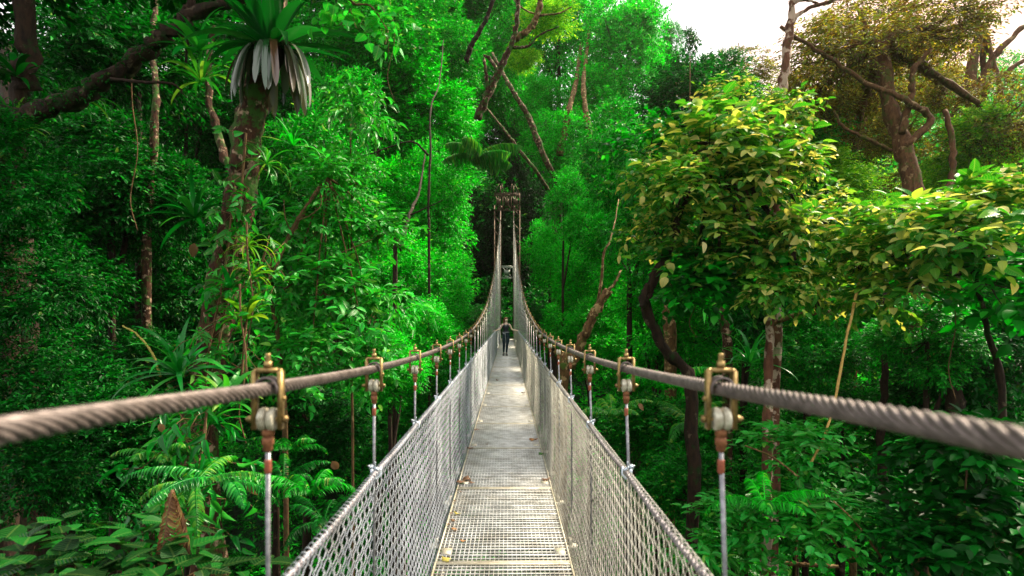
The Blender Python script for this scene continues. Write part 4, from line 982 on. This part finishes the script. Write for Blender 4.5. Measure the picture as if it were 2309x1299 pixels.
# right side
for lb, cs, lf in [
    ('dark tree behind the yellow shrub between patchy trunk and vine', [(1680, 620, 15, 1.7, 2.0, 'mid_crown'), (1800, 560, 16, 1.7, 1.7, 'mid_crown_loose')], L_DARK_SHADE),
    ('lime green sunlit tree behind the warm brown trunk', [(1900, 430, 28, 2.6, 2.4, 'fine_crown_loose'), (1830, 360, 30, 2.2, 2.2, 'fine_crown_loose')], L_LIME),
    ('mid-green tree deep behind the yellow climbing vine', [(1900, 640, 20, 2.4, 2.4, 'mid_crown'), (2010, 760, 19, 2.2, 2.0, 'mid_crown_loose')], L_MID),
    ('dark tree at the far right behind the right cable', [(2230, 820, 12, 1.7, 1.8, 'mid_crown'), (2130, 950, 13, 1.6, 1.5, 'mid_crown_loose')], L_DARK_SHADE),
    ('dark large-leaved tree in the lower right corner', [(2230, 1120, 8, 1.1, 1.0, 'big_crown'), (2100, 1180, 9, 1.1, .9, 'big_crown_b')], L_DARK_SHADE),
    ('bright mid-leaved tree under the right cable near the patchy trunk', [(1650, 950, 16, 1.5, 1.7, 'mid_crown'), (1560, 820, 20, 1.8, 1.8, 'mid_crown')], L_MID),
    ('bright fine tree low between the olive trunk and the dark curved limb', [(1440, 820, 24, 2.0, 2.0, 'fine_crown'), (1400, 640, 27, 1.9, 2.2, 'fine_crown')], L_BRIGHT),
    ('shaded tree low right with small lit leaves below the cable', [(1900, 1000, 14, 1.8, 1.5, 'mid_crown'), (1800, 1120, 13, 1.5, 1.2, 'mid_crown')], L_MID),
    ('dark low tree right of the bridge under the mesh side', [(1480, 1000, 17, 1.7, 1.5, 'mid_crown'), (1560, 1130, 14, 1.4, 1.3, 'mid_crown')], L_MID),
    ('big dark distant tree behind the right shrubs', [(2150, 620, 30, 5.0, 5.2, 'fine_crown'), (1700, 700, 34, 4.6, 5.6, 'fine_crown')], L_DARK_SHADE),
    ('distant mid-green canopy right of the tallest tree', [(1550, 420, 44, 5.5, 5.0, 'fine_crown'), (1450, 560, 42, 4.6, 5.0, 'fine_crown')], L_MID)]:
    t_(lb, cs, lf, r=.14, bark=B_DARK)
# the large warm-lit tree upper right
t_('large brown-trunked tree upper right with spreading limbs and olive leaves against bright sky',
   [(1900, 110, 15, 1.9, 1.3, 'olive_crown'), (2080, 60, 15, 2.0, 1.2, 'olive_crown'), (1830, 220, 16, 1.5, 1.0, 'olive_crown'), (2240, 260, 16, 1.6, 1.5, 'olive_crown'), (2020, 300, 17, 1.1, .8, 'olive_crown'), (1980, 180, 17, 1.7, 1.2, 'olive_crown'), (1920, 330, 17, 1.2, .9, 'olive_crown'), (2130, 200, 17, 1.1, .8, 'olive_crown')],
   [L_OLIVE_HAZE, L_OLIVE_HAZE, L_OLIVE_HAZE, L_OLIVE_HAZE, L_OLIVE_HAZE, L_OLIVE_HAZE, L_OLIVE_HAZE, L_OLIVE_HAZE], B_WARM, r=.26, base_flare=1.2, nl=7,
   trunk=[(2075, 560, 14), (2060, 430, 14), (2035, 330, 14.2), (2005, 230, 14.4), (1990, 100, 14.6)],
   limbs=[([(2040, 330, 14), (2100, 270, 14), (2040, 225, 13.8), (1960, 190, 14), (1850, 120, 14), (1760, 60, 14)], .09, .04), ([(2035, 300, 14), (2055, 220, 14), (2060, 160, 14), (2100, 110, 14)], .085, .05),
          ([(2010, 340, 14.2), (1950, 310, 14), (1900, 285, 14), (1880, 250, 14)], .05, .03), ([(2090, 480, 14), (2140, 420, 14.4), (2150, 330, 14.6), (2130, 250, 15)], .10, .06), ([(2000, 200, 14.5), (1960, 100, 14.8), (1940, 20, 15)], .10, .06)])
t_('tall hazy tree at the right edge in front of the sun glow', [(2290, 330, 20, 1.2, 1.0, 'olive_crown'), (2220, 400, 20, 2.2, 1.3, 'olive_crown'), (2290, 330, 19, 1.5, 1.2, 'olive_crown'), (2120, 380, 20, 2.0, 1.4, 'olive_crown'), (2150, 60, 21, 1.3, .8, 'olive_crown')], L_OLIVE_HAZE, B_WARM, r=.22,
   trunk=[(2200, 600, 19), (2205, 430, 19), (2195, 300, 19), (2190, 170, 19), (2215, 60, 19)], limbs=[([(2195, 230, 19), (2240, 130, 19), (2309, 60, 19)], .12, .08), ([(2200, 200, 19), (2260, 170, 19), (2330, 120, 19)], .1, .06)])
t_('slender pale-barked trunk rising through the sky gap with a forked top', [(1830, -90, 12, 1.0, .6, 'olive_crown')], L_OLIVE_HAZE, B_PATCH, r=.105, base_flare=1.3,
   trunk=[(1750, 560, 12), (1752, 400, 12), (1758, 250, 12), (1765, 190, 12), (1778, 90, 12), (1785, 0, 12), (1790, -60, 12)],
   limbs=[([(1780, 50, 12), (1820, 20, 12), (1880, 0, 12), (1920, -20, 12)], .05, .03), ([(1784, 10, 12), (1810, 0, 12), (1860, 12, 12)], .04, .02)])
t_('patchy red-brown trunk standing right of the bridge and crossing behind the right cable', [(1700, 380, 9.6, .9, .7, 'big_crown')], L_YELLOW, B_PATCH, r=.085,
   trunk=[(1728, 1240, 9.4), (1730, 1000, 9.4), (1735, 800, 9.4), (1740, 620, 9.4), (1747, 470, 9.4), (1752, 360, 9.4)], base_flare=1.1)
# shrubs with large leaves
t_('large yellow-green shrub with big leaves, some turning yellow, right of the bridge',
   [(1600, 330, 9, .85, .60, 'big_crown'), (1535, 440, 8.8, .75, .55, 'big_crown_b'), (1690, 450, 9, .85, .7, 'big_crown'), (1620, 560, 9.2, .95, .6, 'big_crown_b'), (1760, 260, 9.4, .45, .35, 'big_crown'), (1790, 570, 8.8, .6, .7, 'big_crown'), (1500, 400, 9.2, .6, .5, 'big_crown_b'), (1740, 650, 8.8, .5, .4, 'big_crown'), (1690, 330, 9.2, .7, .5, 'big_crown_b'), (1850, 500, 9.4, .6, .5, 'big_crown_b'), (1480, 520, 9.3, .5, .5, 'big_crown_b'), (1840, 660, 9.2, .5, .4, 'big_crown'), (1780, 400, 9.6, .6, .5, 'big_crown_b'), (1560, 640, 9.6, .8, .5, 'big_crown'), (1680, 600, 9.7, .9, .6, 'big_crown'), (1460, 330, 9.8, .6, .5, 'big_crown_b'), (1640, 230, 9.6, .5, .35, 'big_crown_b')],
   [L_YELLOW] * 13 + [L_MID, L_MID, L_MID, L_YELLOW], B_DARK, r=.085, name='shrub', cat='shrub', nl=6, trunk=[(1560, 900, 9.8), (1500, 790, 9.6), (1455, 690, 9.4), (1470, 640, 9.3), (1505, 570, 9.2), (1540, 470, 9.1), (1620, 330, 9)],
   limbs=[([(1465, 665, 9.3), (1448, 690, 9.2), (1460, 640, 9.2)], .05, .04)])
t_('wide yellow-green shrub with big leaves at the right edge above the cable',
   [(2040, 560, 8.4, .95, .65, 'big_crown_b'), (2180, 510, 8.2, .95, .7, 'big_crown'), (2290, 480, 8.2, .8, .6, 'big_crown_b'), (2230, 640, 8.4, 1.0, .65, 'big_crown'), (2020, 660, 8.8, .7, .5, 'big_crown'), (1930, 590, 9, .6, .5, 'big_crown_b')],
   [L_YELLOW, L_YELLOW, L_YELLOW, L_MID, L_YELLOW, L_YELLOW], B_DARK, r=.05, name='shrub', cat='shrub', nl=6, trunk=[(2260, 900, 9), (2230, 760, 8.8), (2200, 620, 8.5)])
t_('bright glossy-leaved shrub between the leaning trunk and the left cable', [(720, 520, 7.6, .65, .45, 'glossy_crown'), (850, 520, 8, .60, .35, 'glossy_crown'), (730, 660, 7.4, .70, .50, 'glossy_crown'), (840, 700, 7.8, .55, .5, 'droop_crown'), (700, 800, 7, .60, .45, 'glossy_crown'), (830, 810, 7.4, .5, .4, 'glossy_crown'), (640, 700, 7.4, .5, .5, 'droop_crown'), (745, 415, 7.4, .4, .35, 'glossy_crown')],
   L_GLOSS, B_TWIG, r=.028, name='shrub', cat='shrub', nl=6, trunk=[(640, 900, 7.4), (610, 620, 7.2), (650, 540, 7.2), (690, 470, 7.3), (740, 400, 7.4)])
t_('slender shrub with light drooping leaves right of the huge bromeliad', [(790, 270, 8, .45, .5, 'droop_crown'), (730, 390, 8, .45, .4, 'glossy_crown'), (800, 400, 8, .4, .35, 'glossy_crown')], L_GLOSS, B_TWIG, r=.02, name='shrub', cat='shrub', nl=5)
t_('large-leaved branch hanging into the top edge right of the huge bromeliad', [(790, 20, 5.4, .32, .22, 'heart_crown'), (875, 70, 5.4, .22, .3, 'heart_crown')], L_GLOSS, B_TWIG, r=.02, name='branch_plant', cat='plant', drop=False, trunk=[(640, -160, 5.6), (720, -60, 5.5), (800, 10, 5.4)], nl=3)
t_('broad-leaved shrub in the bottom left corner with heart-shaped leaves', [(30, 1270, 3.2, .40, .20, 'heart_crown'), (170, 1290, 3.1, .40, .18, 'heart_crown'), (290, 1240, 3.4, .34, .18, 'heart_crown'), (440, 1290, 3.2, .40, .18, 'heart_crown')], L_HEART, B_TWIG, r=.015, name='shrub', cat='shrub', nl=4)
t_('sprays of small bright leaves at the bottom right below the vine', [(1800, 1010, 8, .7, .4, 'glossy_crown'), (1850, 1180, 7.4, .8, .35, 'glossy_crown'), (1680, 1180, 8, .7, .4, 'glossy_crown'), (1600, 1270, 8, .7, .4, 'droop_crown')], L_GLOSS, B_TWIG, r=.02, name='shrub', cat='shrub', nl=6)
t_('dark rounded-leaf shrub in the bottom right corner', [(2180, 1030, 7, .7, .5, 'big_crown'), (2260, 1220, 6.4, .7, .5, 'big_crown'), (2050, 1230, 6.8, .6, .4, 'glossy_crown')], L_DARK_SHADE, B_TWIG, r=.02, name='shrub', cat='shrub', nl=5)
t_('round-leaved sprig standing against the white sky', [(1556, 95, 22, .32, .5, 'big_crown')], L_DARK_SHADE, B_TWIG, r=.03, name='sapling', cat='plant', nl=5)

t_('leafy mid-green tree filling the wall right of the bridge above the cable', [(1480, 700, 19, 1.5, 1.5, 'mid_crown'), (1600, 760, 18, 1.5, 1.3, 'mid_crown_loose'), (1380, 560, 23, 1.4, 1.6, 'mid_crown')], L_BRIGHT, r=.1)
t_('mid-green tree between the patchy trunk and the yellow vine', [(1820, 800, 13, 1.1, 1.1, 'mid_crown'), (1860, 660, 14, 1.0, .9, 'mid_crown_loose')], L_MID, r=.08)
t_('mid-green tree hanging over the right end of the cable', [(2090, 770, 11, 1.0, .9, 'mid_crown'), (2240, 730, 11.5, .9, .9, 'mid_crown_loose')], L_MID, r=.08)
t_('warm olive canopy filling the sky behind the large brown-trunked tree', [(1930, 60, 22, 2.8, 1.9, 'olive_crown'), (2060, 150, 23, 2.6, 2.0, 'olive_crown'), (1850, 200, 24, 2.2, 1.6, 'olive_crown'), (1960, 280, 24, 2.4, 1.5, 'olive_crown')], L_OLIVE_HAZE, B_WARM, r=.12)
t_('mixed green tree between the yellow shrub and the slender pale trunk', [(1800, 330, 17, 1.5, 1.2, 'mid_crown_loose'), (1860, 420, 16, 1.4, 1.0, 'mid_crown')], [L_MID, L_LIME], B_DARK, r=.08)
t_('yellow-green sunlit crown at the right edge below the sun glow', [(2230, 330, 16, 1.3, 1.0, 'mid_crown_loose'), (2120, 420, 17, 1.1, .8, 'mid_crown_loose')], [L_LIME, L_LIME], B_WARM, r=.07)
t_('pale yellow-green crown at the top edge around the tan branch', [(1225, 40, 21, 1.3, .8, 'mid_crown_loose'), (1180, 130, 21, .8, .6, 'mid_crown_loose')], L_LIME, B_TAN, r=.05, drop=False, trunk=[(1300, -120, 21), (1250, -20, 21)])
t_('small bright tree in front of the dark gap right of the tower', [(1270, 450, 26, 1.1, 1.3, 'mid_crown_loose'), (1330, 520, 25, 1.2, 1.3, 'mid_crown')], L_BRIGHT, r=.09)
t_('mid-green tree with clear leaves left of the bridge under the glossy shrub', [(880, 830, 13, 1.0, .9, 'mid_crown'), (950, 760, 15, .9, .9, 'mid_crown_loose')], L_BRIGHT, r=.07)
# ---- bare trunks, limbs and vines
def bare(label, pts, r0, r1, bark, name='bare_tree', cat='tree', limbs=(), ground=True):
    pv = [P(*t) for t in pts]
    if ground:
        gz = float(terrain(pv[0].x, pv[0].y + .2)); 
        if pv[0].z > gz + .2: pv = [Vector((pv[0].x, pv[0].y + .2, gz - .2))] + pv
    e = thing(name, label, cat, pv[0], worldparts=True); mb = MB(); limb(mb, pv, r0, r1, 10, 40, .08)
    mb.obj('trunk' if name in ('bare_tree', 'sapling') else 'stem', bark, e)
    for l, a, b_ in limbs:
        m2 = MB(); limb(m2, [P(*t) for t in l], a, b_, 7, 24, .08); m2.obj('limb', bark, e)
    return e
bare('split olive-brown trunk leaning right beside the bridge above the right cable', [(1268, 900, 15), (1290, 820, 15), (1325, 740, 15), (1350, 690, 15), (1372, 655, 15)], .17, .10, B_TAN,
     limbs=[([(1318, 760, 14.9), (1335, 715, 14.9), (1365, 665, 14.9), (1385, 640, 14.9), (1400, 610, 15.1)], .085, .02), ([(1345, 700, 15.1), (1357, 620, 15.1), (1362, 570, 15.1), (1380, 530, 15.4), (1395, 450, 17)], .045, .015)])
bare('brown leaning trunk crossing above right of the tower', [(1290, 470, 31.5), (1225, 350, 30), (1195, 270, 30), (1165, 220, 30), (1145, 185, 30.5), (1110, 120, 33)], .19, .08, B_MOSSY, ground=False, name='bare_tree')
bare('thin brown leaning trunk right above the tower top', [(1260, 470, 34), (1215, 395, 32), (1180, 350, 32), (1150, 310, 32), (1130, 285, 32.5), (1095, 240, 36)], .115, .06, B_MOSSY, ground=False, name='bare_tree')
bare('long dark limb curving down from the top edge above the tower', [(1076, 270, 16), (1105, 205, 16), (1130, 150, 16), (1155, 95, 16), (1167, 40, 16), (1169, -60, 16)], .11, .055, B_MOSSY, ground=False, name='curved_limb', cat='limb',
     limbs=[([(1125, 165, 16), (1105, 133, 16.2), (1090, 125, 16.3)], .06, .035), ([(1100, 210, 16), (1096, 165, 16), (1090, 130, 16)], .06, .04), ([(1150, 108, 16), (1190, 105, 16), (1215, 80, 16), (1260, 60, 16)], .05, .02)])
bare('shorter dark limb at the top edge left of the long one', [(1050, 138, 17), (1065, 100, 17), (1090, 55, 17), (1120, -20, 17)], .085, .05, B_DARK, ground=False, name='curved_limb', cat='limb')
bare('pale tan branch with yellow leaves at the top edge right of the dark limbs', [(1160, 90, 18), (1195, 65, 18), (1212, 30, 18), (1225, -30, 18)], .10, .08, B_TAN, ground=False, name='pale_branch', cat='limb',
     limbs=[([(1215, 35, 18), (1180, 20, 18), (1150, -10, 18)], .03, .02), ([(1214, 35, 18), (1260, 30, 18), (1290, 15, 18)], .04, .015)])
bare('forked dark trunk half hidden in the bright canopy', [(1335, 400, 36), (1328, 300, 37), (1322, 260, 37), (1316, 200, 38), (1320, 140, 41), (1330, 60, 45)], .24, .10, B_TAN, ground=False, name='bare_tree')
bare('thick brown stump of trunk showing between two bright crowns', [(1262, 350, 37), (1278, 275, 37), (1285, 240, 37), (1300, 180, 40), (1310, 100, 45)], .26, .12, B_TAN, ground=False, name='bare_tree')
bare('thin black sapling stem among the bright leaves left of the bridge', [(968, 620, 20), (966, 480, 20), (970, 350, 20.5), (972, 240, 22), (990, 190, 24), (1000, 90, 28)], .055, .02, B_DARK, name='sapling', cat='trunk', limbs=[([(966, 350, 20), (930, 320, 20), (870, 335, 20), (800, 360, 20)], .04, .015)])
bare('dark stem rising behind the glossy shrub', [(890, 640, 16), (905, 560, 16), (925, 480, 17), (945, 430, 20), (960, 340, 26)], .065, .03, B_DARK, name='sapling', cat='trunk', limbs=[([(925, 485, 16), (970, 465, 16), (1000, 450, 16)], .025, .012)])
bare('dark slim trunk with mottled bark left of the leaning trunk', [(330, 640, 15), (335, 480, 15), (348, 300, 15), (352, 200, 15.4), (345, 90, 16.5), (360, -60, 18)], .13, .06, B_MOSSY)
bare('second slim dark trunk just left of the mottled one', [(312, 700, 17), (318, 480, 17), (315, 300, 17), (310, 180, 17.5), (295, 60, 18.5), (290, -60, 19)], .10, .05, B_DARK)
bare('thick black trunk at the far left edge', [(55, 900, 10), (60, 700, 10), (50, 520, 10.5), (30, 420, 11), (20, 250, 12), (10, 100, 13)], .22, .12, B_DARK)
bare('dark trunk in the shade left of the leaning trunk below the crowns', [(150, 800, 14), (150, 650, 14), (160, 560, 14.5), (170, 420, 16), (165, 250, 17)], .14, .07, B_DARK)
bare('mossy trunk piece behind the curved limb right of the bridge', [(1512, 820, 17), (1508, 740, 17), (1506, 650, 17.5), (1512, 520, 19), (1500, 400, 20)], .20, .10, B_TAN)
bare('slim dark trunk between curved limb and patchy trunk', [(1640, 860, 14), (1638, 760, 14), (1625, 680, 14), (1622, 620, 14), (1610, 520, 14), (1620, 380, 14)], .12, .05, B_MOSSY)
bare('black trunk low right under the cable', [(1990, 1200, 12), (1988, 1050, 12), (1985, 950, 12), (1995, 880, 12), (1990, 740, 12.5), (2000, 600, 13)], .10, .05, B_DARK)
bare('very dark thick trunk at lower right', [(2170, 1200, 11), (2160, 1000, 11), (2150, 860, 11), (2160, 700, 11.5), (2150, 520, 12)], .19, .12, B_DARK)
bare('dark trunk behind the right-edge shrub', [(2235, 820, 13), (2230, 720, 13), (2215, 640, 13), (2200, 520, 13.5), (2190, 420, 14)], .15, .09, B_MOSSY)
bare('thin brown trunk under the right-edge shrub with curved base', [(1740, 730, 11), (1800, 710, 11), (1890, 700, 11), (1935, 660, 11), (1950, 600, 11)], .05, .04, B_TAN, name='bent_branch', cat='limb', ground=False)
bare('long yellow climbing vine hanging from the right shrub and curving down past the cable', [(1825, 1050, 7.6), (1860, 980, 7.8), (1885, 890, 8.0), (1905, 780, 8.2), (1925, 690, 8.5), (1938, 630, 8.9), (1950, 560, 9.4)], .016, .020, plain('yellow_vine', (.42, .26, .07), .7, .3, .35, 25), name='vine', cat='vine', ground=False)
bare('brown dead stick slanting down at the lower right', [(1990, 1260, 7), (1930, 1180, 7), (1880, 1130, 7)], .014, .009, B_TAN, name='dead_stick', cat='stick', ground=False)
bare('long thin dry stick slanting below the vine', [(1930, 1290, 7.2), (1860, 1190, 7.2), (1810, 1110, 7.2)], .011, .008, B_TAN, name='dead_stick', cat='stick', ground=False)
bare('dry stick crossing right of the patchy trunk under the cable', [(1800, 1075, 7.6), (1740, 1030, 7.6), (1680, 1005, 7.6)], .014, .009, B_TAN, name='dead_stick', cat='stick', ground=False)
bare('fallen brown log on the slope at the bottom right', [(1770, 1272, 8), (1830, 1274, 8), (1890, 1278, 8)], .03, .025, B_TAN, name='fallen_log', cat='log', ground=False)
bare('thin twig curling by the glossy shrub', [(600, 640, 7), (625, 600, 7), (655, 520, 7), (700, 450, 7), (720, 420, 7)], .022, .010, B_TWIG, name='thin_branch', cat='limb', ground=False,
     limbs=[([(655, 520, 7), (643, 490, 7), (640, 450, 7)], .008, .005), ([(665, 500, 7), (700, 485, 7), (722, 465, 7), (725, 440, 7)], .009, .005)])
bare('slender branches spreading behind the glossy shrub', [(630, 660, 7.4), (680, 625, 7.4), (750, 580, 7.4), (840, 540, 7.5)], .014, .006, B_TWIG, name='thin_branch', cat='limb', ground=False)
bare('yellow-brown flower stalk arching over the foot of the leaning trunk', [(362, 850, 5.8), (345, 800, 5.8), (310, 755, 5.8), (276, 735, 5.8)], .012, .008, plain('stalk', (.30, .25, .05), .7, .3, .3), name='flower_stalk', cat='stalk', ground=False)
for k, (px, y0, y1, d, lb) in enumerate([(560, 500, 880, 5.9, 'hanging root strand along the leaning trunk'), (545, 640, 1000, 5.8, 'second hanging root strand lower on the leaning trunk'), (880, -60, 230, 15, 'thin liana hanging from the top edge left of centre'),
                                     (1560, 600, 760, 9.4, 'thin liana under the yellow shrub'), (2145, 560, 900, 9, 'liana hanging from the right-edge shrub'), (300, 160, 520, 9, 'liana hanging from the mossy branch'), (2065, 380, 620, 12, 'twisted liana below the warm brown trunk')]):
    bare(lb, [(px + 10, y1, d), (px - 6, y1 * .8 + y0 * .2, d), (px + 10, (y0 + y1) / 2, d), (px - 2, y1 * .2 + y0 * .8, d), (px - 4, y0, d)], .006, .011, B_TWIG, name='liana', cat='vine', ground=False)

# ---- ferns and palm fronds
FERN = fern_mesh('fern', 41, 8, .9, el=(20, 60)); FERN2 = fern_mesh('fern', 42, 6, .8, el=(-30, 30), bend=(.8, 1.5), pl=.10, pw=.024, nn=30)
DEADF = fern_mesh('fern', 45, 2, .52, el=(-85, -70), bend=(0, .25), pl=.075, pw=.018, nn=26, mat=L_BROWN)
PALM = fern_mesh('palm_frond', 43, 3, 3.2, az=(2.6, 3.9), el=(10, 40), bend=(1.0, 1.6), pl=1.0, pw=.045, nn=34, hang=1.0)
PALM2 = fern_mesh('palm_frond', 44, 3, 3.0, az=(-.5, .5), el=(15, 45), bend=(.9, 1.4), pl=.9, pw=.04, nn=38, hang=1.3)
put('palm', PALM2, 'palm fronds with hanging yellow-green leaflets left above the tower', 'palm', P(1060, 362, 29), -.1, 1.0, None, L_FROND)
put('palm', PALM, 'palm fronds fanning down beside the bright wall above the tower', 'palm', P(1090, 350, 29), .4, .7, None, L_FROND)
for px, py, d, me, sc, mt, lb in [
    (440, 1090, 4.6, FERN2, .75, L_FROND, 'hanging fern below the left cable, fronds drooping right'), (500, 1080, 4.8, FERN2, .9, L_STRAP, 'larger drooping fern near the first left hanger'),
    (388, 1105, 3.4, DEADF, 1.0, L_BROWN, 'orange-brown dead fern frond in the lower left'), (375, 1040, 5.2, FERN, .5, L_FROND, 'small fern left of the drooping one'),
    (700, 1120, 5.0, FERN, .55, L_MID, 'dark fern with split leaves beside the left mesh'), (640, 1090, 5.4, FERN, .5, L_DARK_SHADE, 'fern in the shade left of the mesh, next to the hanger rod'),
    (730, 1180, 4.6, FERN, .45, L_DARK_SHADE, 'low dark fern against the left mesh'), (660, 1020, 6.5, FERN, .5, L_MID, 'small feathery fern between first and second left hangers'),
    (1495, 880, 12, FERN, 1.3, L_BRIGHT, 'bright fern palm right of the second right hanger'), (1560, 960, 11, FERN, 1.0, L_FROND, 'feathery fern above the right mesh'),
    (1690, 820, 12, BM1, 2.2, L_STRAP, 'spiky plant left of the patchy trunk'), (1590, 700, 13, BM1, 2.2, L_BRIGHT, 'star-shaped strap-leaved plant behind the yellow shrub'),
    (1840, 690, 11, BM2, 2.8, L_DARK_SHADE, 'dark broad-bladed plant right of the patchy trunk'), (1380, 940, 10, FERN, .8, L_FROND, 'fern just outside the right mesh under the third hanger'),
    (1100, 840, 30, FERN, 2.2, L_MID, 'fern clump left below the deck far along'), (2140, 690, 8.6, BM2, 1.6, L_MID, 'hanging bromeliad with wide pale leaves under the right-edge shrub'),
    (1725, 1150, 7, FERN, .8, L_BRIGHT, 'bright fern at the foot of the patchy trunk')]:
    put('fern' if me in (FERN, FERN2, DEADF) else 'strap_plant', me, lb, 'fern' if me in (FERN, FERN2, DEADF) else 'plant', P(px, py, d), random.uniform(0, 6), sc, None, mt)
# single large withered leaves
WL = mesh_np('withered_leaf', *leaves(np.zeros((1, 3)), np.array([[.3, 0, -1.]]), np.array([[0, -1., .3]]), np.array([1.]), np.array([.55]), T_BIG)[:3], [L_BROWN])
for px, py, d, s, rz, lb in [(748, 1040, 6, .15, .4, 'large brown withered leaf hanging beside the left mesh'), (290, 1245, 3.6, .22, 1.0, 'brown blotched leaf in the lower left among heart-shaped leaves'), (360, 955, 5, .10, .6, 'curled yellow-brown leaf under the left cable'),
                             (1440, 910, 9, .13, 0, 'dry brown leaf cluster right of the second right hanger'), (560, 1090, 5, .13, -.5, 'rust brown dead leaf behind the first left hanger rod'), (438, 548, 6, .16, .5, 'hanging dry leaf on the left side of the leaning trunk'),
                             (1585, 545, 8.4, .17, .2, 'pale cream leaf hanging in the yellow shrub'), (1800, 215, 9, .2, 1.2, 'cream-coloured big leaf at the top right of the yellow shrub')]:
    put('withered_leaf', WL, lb, 'leaf', P(px, py, d), rz, s, None, L_BROWN if px not in (1585, 1800) else plain('cream_leaf', (.62, .52, .22), .5, .4, .3, 30), (R(random.uniform(-25, 25)), R(random.uniform(-25, 25))))

# ------------------------------------------------------------------ ground cover and the far-off wood, which nobody could count
def cover(name, xr, yr, n, a, b, mat, seed, hgt=(.3, 1.2), twigs=26, K=7, label=None, wide=.95, rad=.8):
    r = np.random.default_rng(seed); parts = []
    y = r.uniform(*yr, n); x = r.uniform(-1, 1, n) * (y * wide + 3)
    keep = np.abs(x) > np.where(y < 47, 1.0, 0); x, y = x[keep], y[keep]
    z = terrain(x, y) + r.uniform(*hgt, len(x))
    for X_, Y_, Z_ in zip(x, y, z):
        q = rad * r.uniform(.6, 1.4); d = ball_dirs(twigs, r, .4); O = np.array([X_, Y_, Z_]) + d * (q * (.4 + .6 * r.random(twigs) ** .5))[:, None]
        s = 1 + Y_ / 60
        parts.append(twig_leaves(O, d + np.array([0, 0, .2]), K, .4 * s, a * s, b * s, T_FINE, r, .4))
    v, t, q, u = join(parts)
    o = link(name, mesh_np(name, v, t, q, [mat], smooth=False)); tag(o, label, name.replace('_', ' '), None, 'stuff'); return o
cover('shaded_undergrowth', None, (4.5, 16), 900, .15, .075, L_DARK_SHADE, 74, hgt=(-.1, .8), label='dark shaded undergrowth on the near slopes below the bridge')
cover('undergrowth', None, (15, 48), 2300, .17, .085, L_MID, 71, label='dense leafy undergrowth covering the ravine slopes')
cover('ground_ferns', None, (13, 42), 700, .24, .06, L_BRIGHT, 72, hgt=(.6, 2.2), twigs=18, label='brighter leafy ground cover scattered over the ravine')
cover('slope_cover', None, (45.5, 75), 1500, .20, .10, L_DARK_SHADE, 75, hgt=(.0, 1.6), twigs=30, rad=1.2, label='dark bushes covering the slope behind the far tower')
cover('far_wood', None, (58, 125), 2000, .22, .12, L_MID, 73, hgt=(1, 9), twigs=40, rad=2.3, wide=1.3, label='continuous forest canopy on the slope behind the bridge')

# ------------------------------------------------------------------ air
hz = MB(); hz.box((0, 1100, 24), (1502, 1402, 92)); hm = bpy.data.materials.new('haze'); hm.use_nodes = True; hn = hm.node_tree; hn.nodes.clear()
ho = hn.nodes.new('ShaderNodeOutputMaterial'); hv_ = hn.nodes.new('ShaderNodeVolumePrincipled'); hn.links.new(hv_.outputs[0], ho.inputs['Volume'])
hv_.inputs['Density'].default_value = 0.00035; hv_.inputs['Anisotropy'].default_value = 0.82; hv_.inputs['Color'].default_value = (.98, .92, .84, 1)
tag(hz.obj('haze', hm, smooth=False), kind='stuff')
